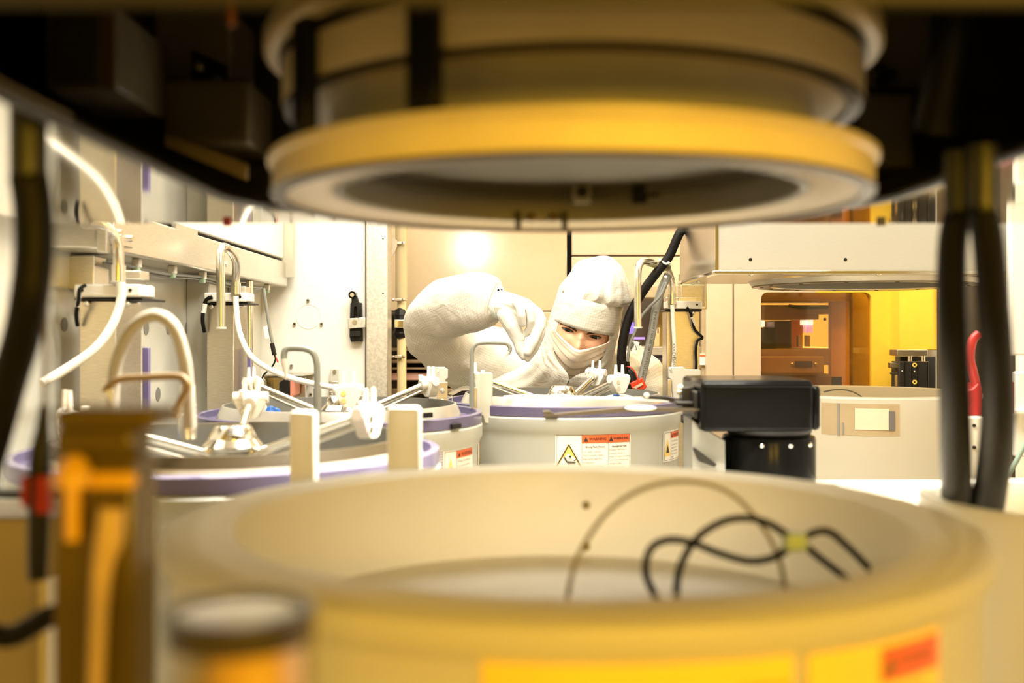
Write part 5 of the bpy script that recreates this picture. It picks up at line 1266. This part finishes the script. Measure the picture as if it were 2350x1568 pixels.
# tool head hanging through the opening
th = thing('ring_assembly', 'round yellow-lit tool head with stacked rings hanging overhead', 'ring assembly', (PN[0], PN[1], .085))
c = (PN[0], PN[1], 0)
RINGW = mat('white_ring', (0.74, 0.63, 0.46), .32)
obj('lower_ring', M().lathe([(.148, .0865), (.148, .1035), (.155, .1045), (.184, .1048), (.1865, .1035), (.1862, .100), (.1835, .098), (.1835, .0875), (.1835, .0835), (.180, .0825), (.176, .0825), (.165, .0845), (.150, .0855), (.148, .0865)], c, 160), RINGW, th)
obj('inner_rim', M().lathe([(.1475, .086), (.143, .0855), (.1415, .087), (.1415, .102), (.1475, .102)], c, 128), mat('grey_rim', (0.20, 0.18, 0.14), .45), th)
obj('cylinder', M().lathe([(.146, .102), (.149, .1035), (.149, .142), (.146, .143)], c, 128), mat('cream_cylinder', (0.60, 0.58, 0.50), .5), th)
obj('upper_ring', M().lathe([(.149, .1350), (.172, .1340), (.177, .1352), (.178, .137), (.178, .158), (.174, .160), (.149, .160)], c, 160), RINGW, th)
obj('lower_dark_line', M().lathe([(.176, .0808), (.1838, .0808), (.1845, .0830), (.176, .0823), (.176, .0808)], c, 128), mat('umber_line', (0.05, 0.032, 0.012), .4), th)  # thin dark ring along the lower ring's bottom edge
obj('upper_shadow_line', M().lathe([(.168, .1322), (.1765, .1322), (.1772, .1345), (.168, .1338), (.168, .1322)], c, 128), mat('umber_line', (0.05, 0.032, 0.012), .4), th)  # dark ring stands in for the shadow gap under the upper ring
obj('gasket', M().lathe([(.173, .1605), (.1795, .1605), (.1795, .1640), (.173, .1640)], c, 128), BLACK, th)
obj('flange', M().lathe([(.15, .1645), (.186, .1645), (.1885, .167), (.1885, .176), (.15, .178)], c, 160), RINGW, th)
obj('core', M().lathe([(.001, .112), (.141, .112), (.141, .1045)], c, 64), mat('core_grey', (0.10, 0.085, 0.06), .5), th)
for px, wd, r_ in ((975, .0165, .180), (700, .016, .182)):
    k = (px - HX) / F
    a = ang(PN[0], PN[1], px, r_); p = Vector((PN[0] + r_ * math.cos(a), PN[1] + r_ * math.sin(a), 0))
    mxr = Matrix.Translation(p) @ Matrix.Rotation(a + PI / 2, 4, 'Z')
    obj('strut', M().box(-wd / 2, wd / 2, -.004, .004, .106, .172, mxr), BLACK, th, bevel=.001)
# hardware on the far inner wall
for (px, py, wpx, hpx, mt, nm) in ((1336, 440, 42, 52, mat('clip_plate', (0.35, 0.32, 0.26), .35), 'clip_plate'), (1480, 437, 56, 60, BLACK, 'sensor_block')):
    p = W(px, py, .775); obj(nm, M().box(p.x - wpx / F * .775 / 2, p.x + wpx / F * .775 / 2, .775, .781, p.z - hpx / F * .775 / 2, p.z + hpx / F * .775 / 2), mt, th, bevel=.001)
obj('clip_knob', M().cyl(W(1336, 440, .772), W(1336, 440, .776), .0045, 14), BLACK, th)
for x in (1189, 1296): p = W(x, 506, .786); obj('clip', M().box(p.x - .0022, p.x + .0022, .784, .79, p.z - .0065, p.z + .0065), BLACK, th)
for x in (1220, 1270): p = W(x, 500, .786); obj('clip_screw', M().ball(p, .0035, 10), mat('brown_screw', (0.2, 0.12, 0.06), .3, .8), th)

# ------------------------------------------------------------------ near hoses with glands
def hose(label, gx, gy0, gy1, gr_, gd, pts, r_):
    t = thing('cable_hose', label, 'hose', W(gx, gy1, gd))
    top = W(gx, gy0, gd); top.z = H
    obj('gland', M().tube([top, W(gx, gy1, gd)], gr_, 24, 0), mat('gland_black', (0.025, 0.025, 0.022), .35, spec=.35), t)
    obj('gland_nut', M().tube([W(gx, gy1 - 6, gd), W(gx, gy1 + 8, gd)], gr_ * 1.12, 6, 0), GLOSSB, t, smooth=False)
    obj('hose', M().tube(pts, r_, 18, 8), RUBBER, t)
hose('thick black hose hanging down the left edge of the picture', 66, 240, 412, .0088, .50, [W(66, 405, .50), W(76, 480, .50), W(78, 580, .50), W(68, 680, .50), W(48, 780, .51), W(18, 880, .52), W(-15, 1000, .53), W(-60, 1160, .55)], .0092)
hose('brownish black hose, the inner of the two at right', 2200, 350, 492, .0082, .59, [W(2200, 480, .60), W(2186, 560, .61), W(2184, 680, .63), W(2188, 800, .66), W(2192, 950, .72), W(2194, 1080, .80), W(2196, 1180, .93), W(2198, 1260, .95)], [.0080, .0085, .009, .0095, .0105, .0118, .0135, .0135])
hose('thick black hose, the outer of the two at right', 2255, 340, 480, .0080, .57, [W(2253, 470, .58), W(2268, 560, .59), W(2278, 680, .61), W(2287, 800, .64), W(2290, 950, .70), W(2282, 1060, .78), W(2268, 1150, .88), W(2255, 1230, .92)], [.0082, .0088, .0092, .0096, .0112, .0125, .0138, .0138])

# ------------------------------------------------------------------ foreground left: amber sensor column, plug, glass pot
t = thing('sensor_column', 'blurred amber plastic sensor column in the near left foreground', 'sensor', W(215, 1568, .42))
d = .42
obj('head_block', M().pbox(122, 352, 938, 985, d, d + .03).pbox(122, 305, 985, 1050, d + .004, d + .028), AMBERP, t, bevel=.002)
obj('column', M().pbox(120, 308, 1050, 1750, d + .002, d + .03), AMBERP, t, bevel=.002)
BRIGHTA = mat('bright_amber', (0.62, 0.34, 0.02), .35)
obj('slot', M().pbox(195, 210, 1090, 1750, d - .0005, d + .003), mat('deep_umber', (0.09, 0.05, 0.01), .5), t)
obj('cap', M().tube([W(170, 1045, d - .004), W(170, 1062, d - .004), W(170, 1100, d - .004), W(170, 1112, d - .004)], [.003, .0055, .0085, .0085], 16, 0), BRIGHTA, t)
obj('crossbar', M().pbox(125, 308, 1085, 1125, d - .003, d + .003), BRIGHTA, t, bevel=.002)
obj('rod', M().cyl(W(166, 1110, d - .004), W(166, 1240, d - .004), .0032, 14), BRIGHTA, t)
obj('tube', M().tube([W(258, 1165, d - .006), W(250, 1240, d - .006), W(236, 1300, d - .006), W(228, 1400, d - .006), W(220, 1600, d - .006), W(216, 1750, d - .006)], [.0052, .0058, .0042, .0036, .0034, .0034], 14, 6), mat('tan_tube', (0.50, 0.34, 0.14), .35), t)
t = thing('black_plug', 'black tapered plug with a red clip, left of the amber column', 'plug', W(85, 1330, .55))
d = .55
obj('cable', M().tube([W(104, 560, d), W(105, 720, d), W(104, 860, d), W(100, 960, d)], .0014, 10, 6), mat('brown_lead', (0.12, 0.08, 0.04), .4), t)
obj('boot', M().tube([W(102, 930, d), W(98, 985, d), W(92, 1060, d), W(88, 1250, d), W(86, 1330, d)], [.0024, .0036, .0058, .0055, .0048], 14, 4), BLACK, t)
obj('clip', M().pbox(46, 66, 1093, 1165, d - .004, d + .006).pbox(78, 112, 1093, 1180, d - .008, d - .002), REDDK, t, bevel=.001)
o = obj('cable_loop', M().tube([W(-40, 1450, .5), W(20, 1462, .5), W(70, 1440, .5), W(115, 1415, .5), W(180, 1405, .5)], .0055, 14, 6), RUBBER)
tag(o, 'black cable crossing the lower left corner behind the amber column', 'cable')
t = thing('side_cabinet', 'brown-grey cabinet side in the lower left corner', 'cabinet', W(40, 1568, .75))
obj('side', M().pbox(-160, 150, 1190, 1900, .72, .80), mat('umber_cabinet', (0.30, 0.24, 0.15), .45), t, bevel=.003)
obj('rail', M().pbox(-160, 130, 1130, 1145, .72, .74), BLACK, t)
obj('post', M().pbox(88, 108, 1330, 1900, .70, .72), mat('pale_post', (0.5, 0.42, 0.28), .4), t)
t = thing('glass_cup', 'blurred glass cylinder with dark rim and amber contents at the bottom left', 'cup', W(550, 1568, .30))
cc = W(552, 1410, .30); cc.z = 0; zt = -.0815
obj('wall', M().lathe([(.0208, zt), (.0212, zt - .001), (.0212, zt - .08), (.0200, zt - .08), (.0200, zt)], cc, 48), tinted_pane('clear_glass', (0.90, 0.88, 0.82), .08), t)
obj('rim', M().lathe([(.0188, zt + .0006), (.0213, zt + .0006), (.0216, zt - .0012), (.0213, zt - .008), (.0200, zt - .008), (.0188, zt + .0006)], cc, 48), mat('smoky_rim', (0.035, 0.026, 0.018), .2), t)
obj('lid', M().lathe([(.001, zt - .0008), (.0190, zt - .0008), (.0190, zt - .003), (.001, zt - .003)], cc, 48), mat('pale_lid', (0.62, 0.64, 0.64), .12, .3), t)
obj('core', M().lathe([(.001, zt - .010), (.012, zt - .010), (.0145, zt - .014), (.0145, zt - .08), (.001, zt - .08)], cc + Vector((.004, 0, 0)), 32), mat('amber_core', (0.95, 0.60, 0.04), .5), t)
obj('label_film', M().lathe([(.0175, zt - .014), (.0175, zt - .08), (.017, zt - .08), (.017, zt - .014)], cc, 12, PI * 1.05, PI * 1.38), mat('pale_film', (0.6, 0.5, 0.35), .4), t)
t = thing('corner_duct', 'blurred cream plastic duct in the lower right corner', 'duct', W(2340, 1568, .75))
obj('wall', M().lathe([(.10, -.45), (.11, -.45), (.11, -.155), (.113, -.15), (.113, -.14), (.10, -.14), (.10, -.45)], (.463, .86, 0), 64), NEARPOT, t)

t = thing('fill_strip', 'slim added fill strip behind the near tool housing, unseen', 'lamp', (.12, 1.02, .49))  # fitting added around the bowl fill light, never in view
obj('case', M().box(-.14, .38, 1.0, 1.06, .485, .51), BLACK, t, bevel=.003)
# assumed lamp for the cream panel's hot spot; lights the bowl and the person
t = thing('assumed_lamp', 'small assumed lamp fitting above the bowls, out of the picture', 'lamp', (-.215, 1.24, .455))
obj('case', M().box(-.285, -.145, 1.17, 1.235, .38, .53), BLACK, t, bevel=.004)
obj('bracket', M().box(-.225, -.205, .976, 1.16, .44, .46), BRUSH, t)
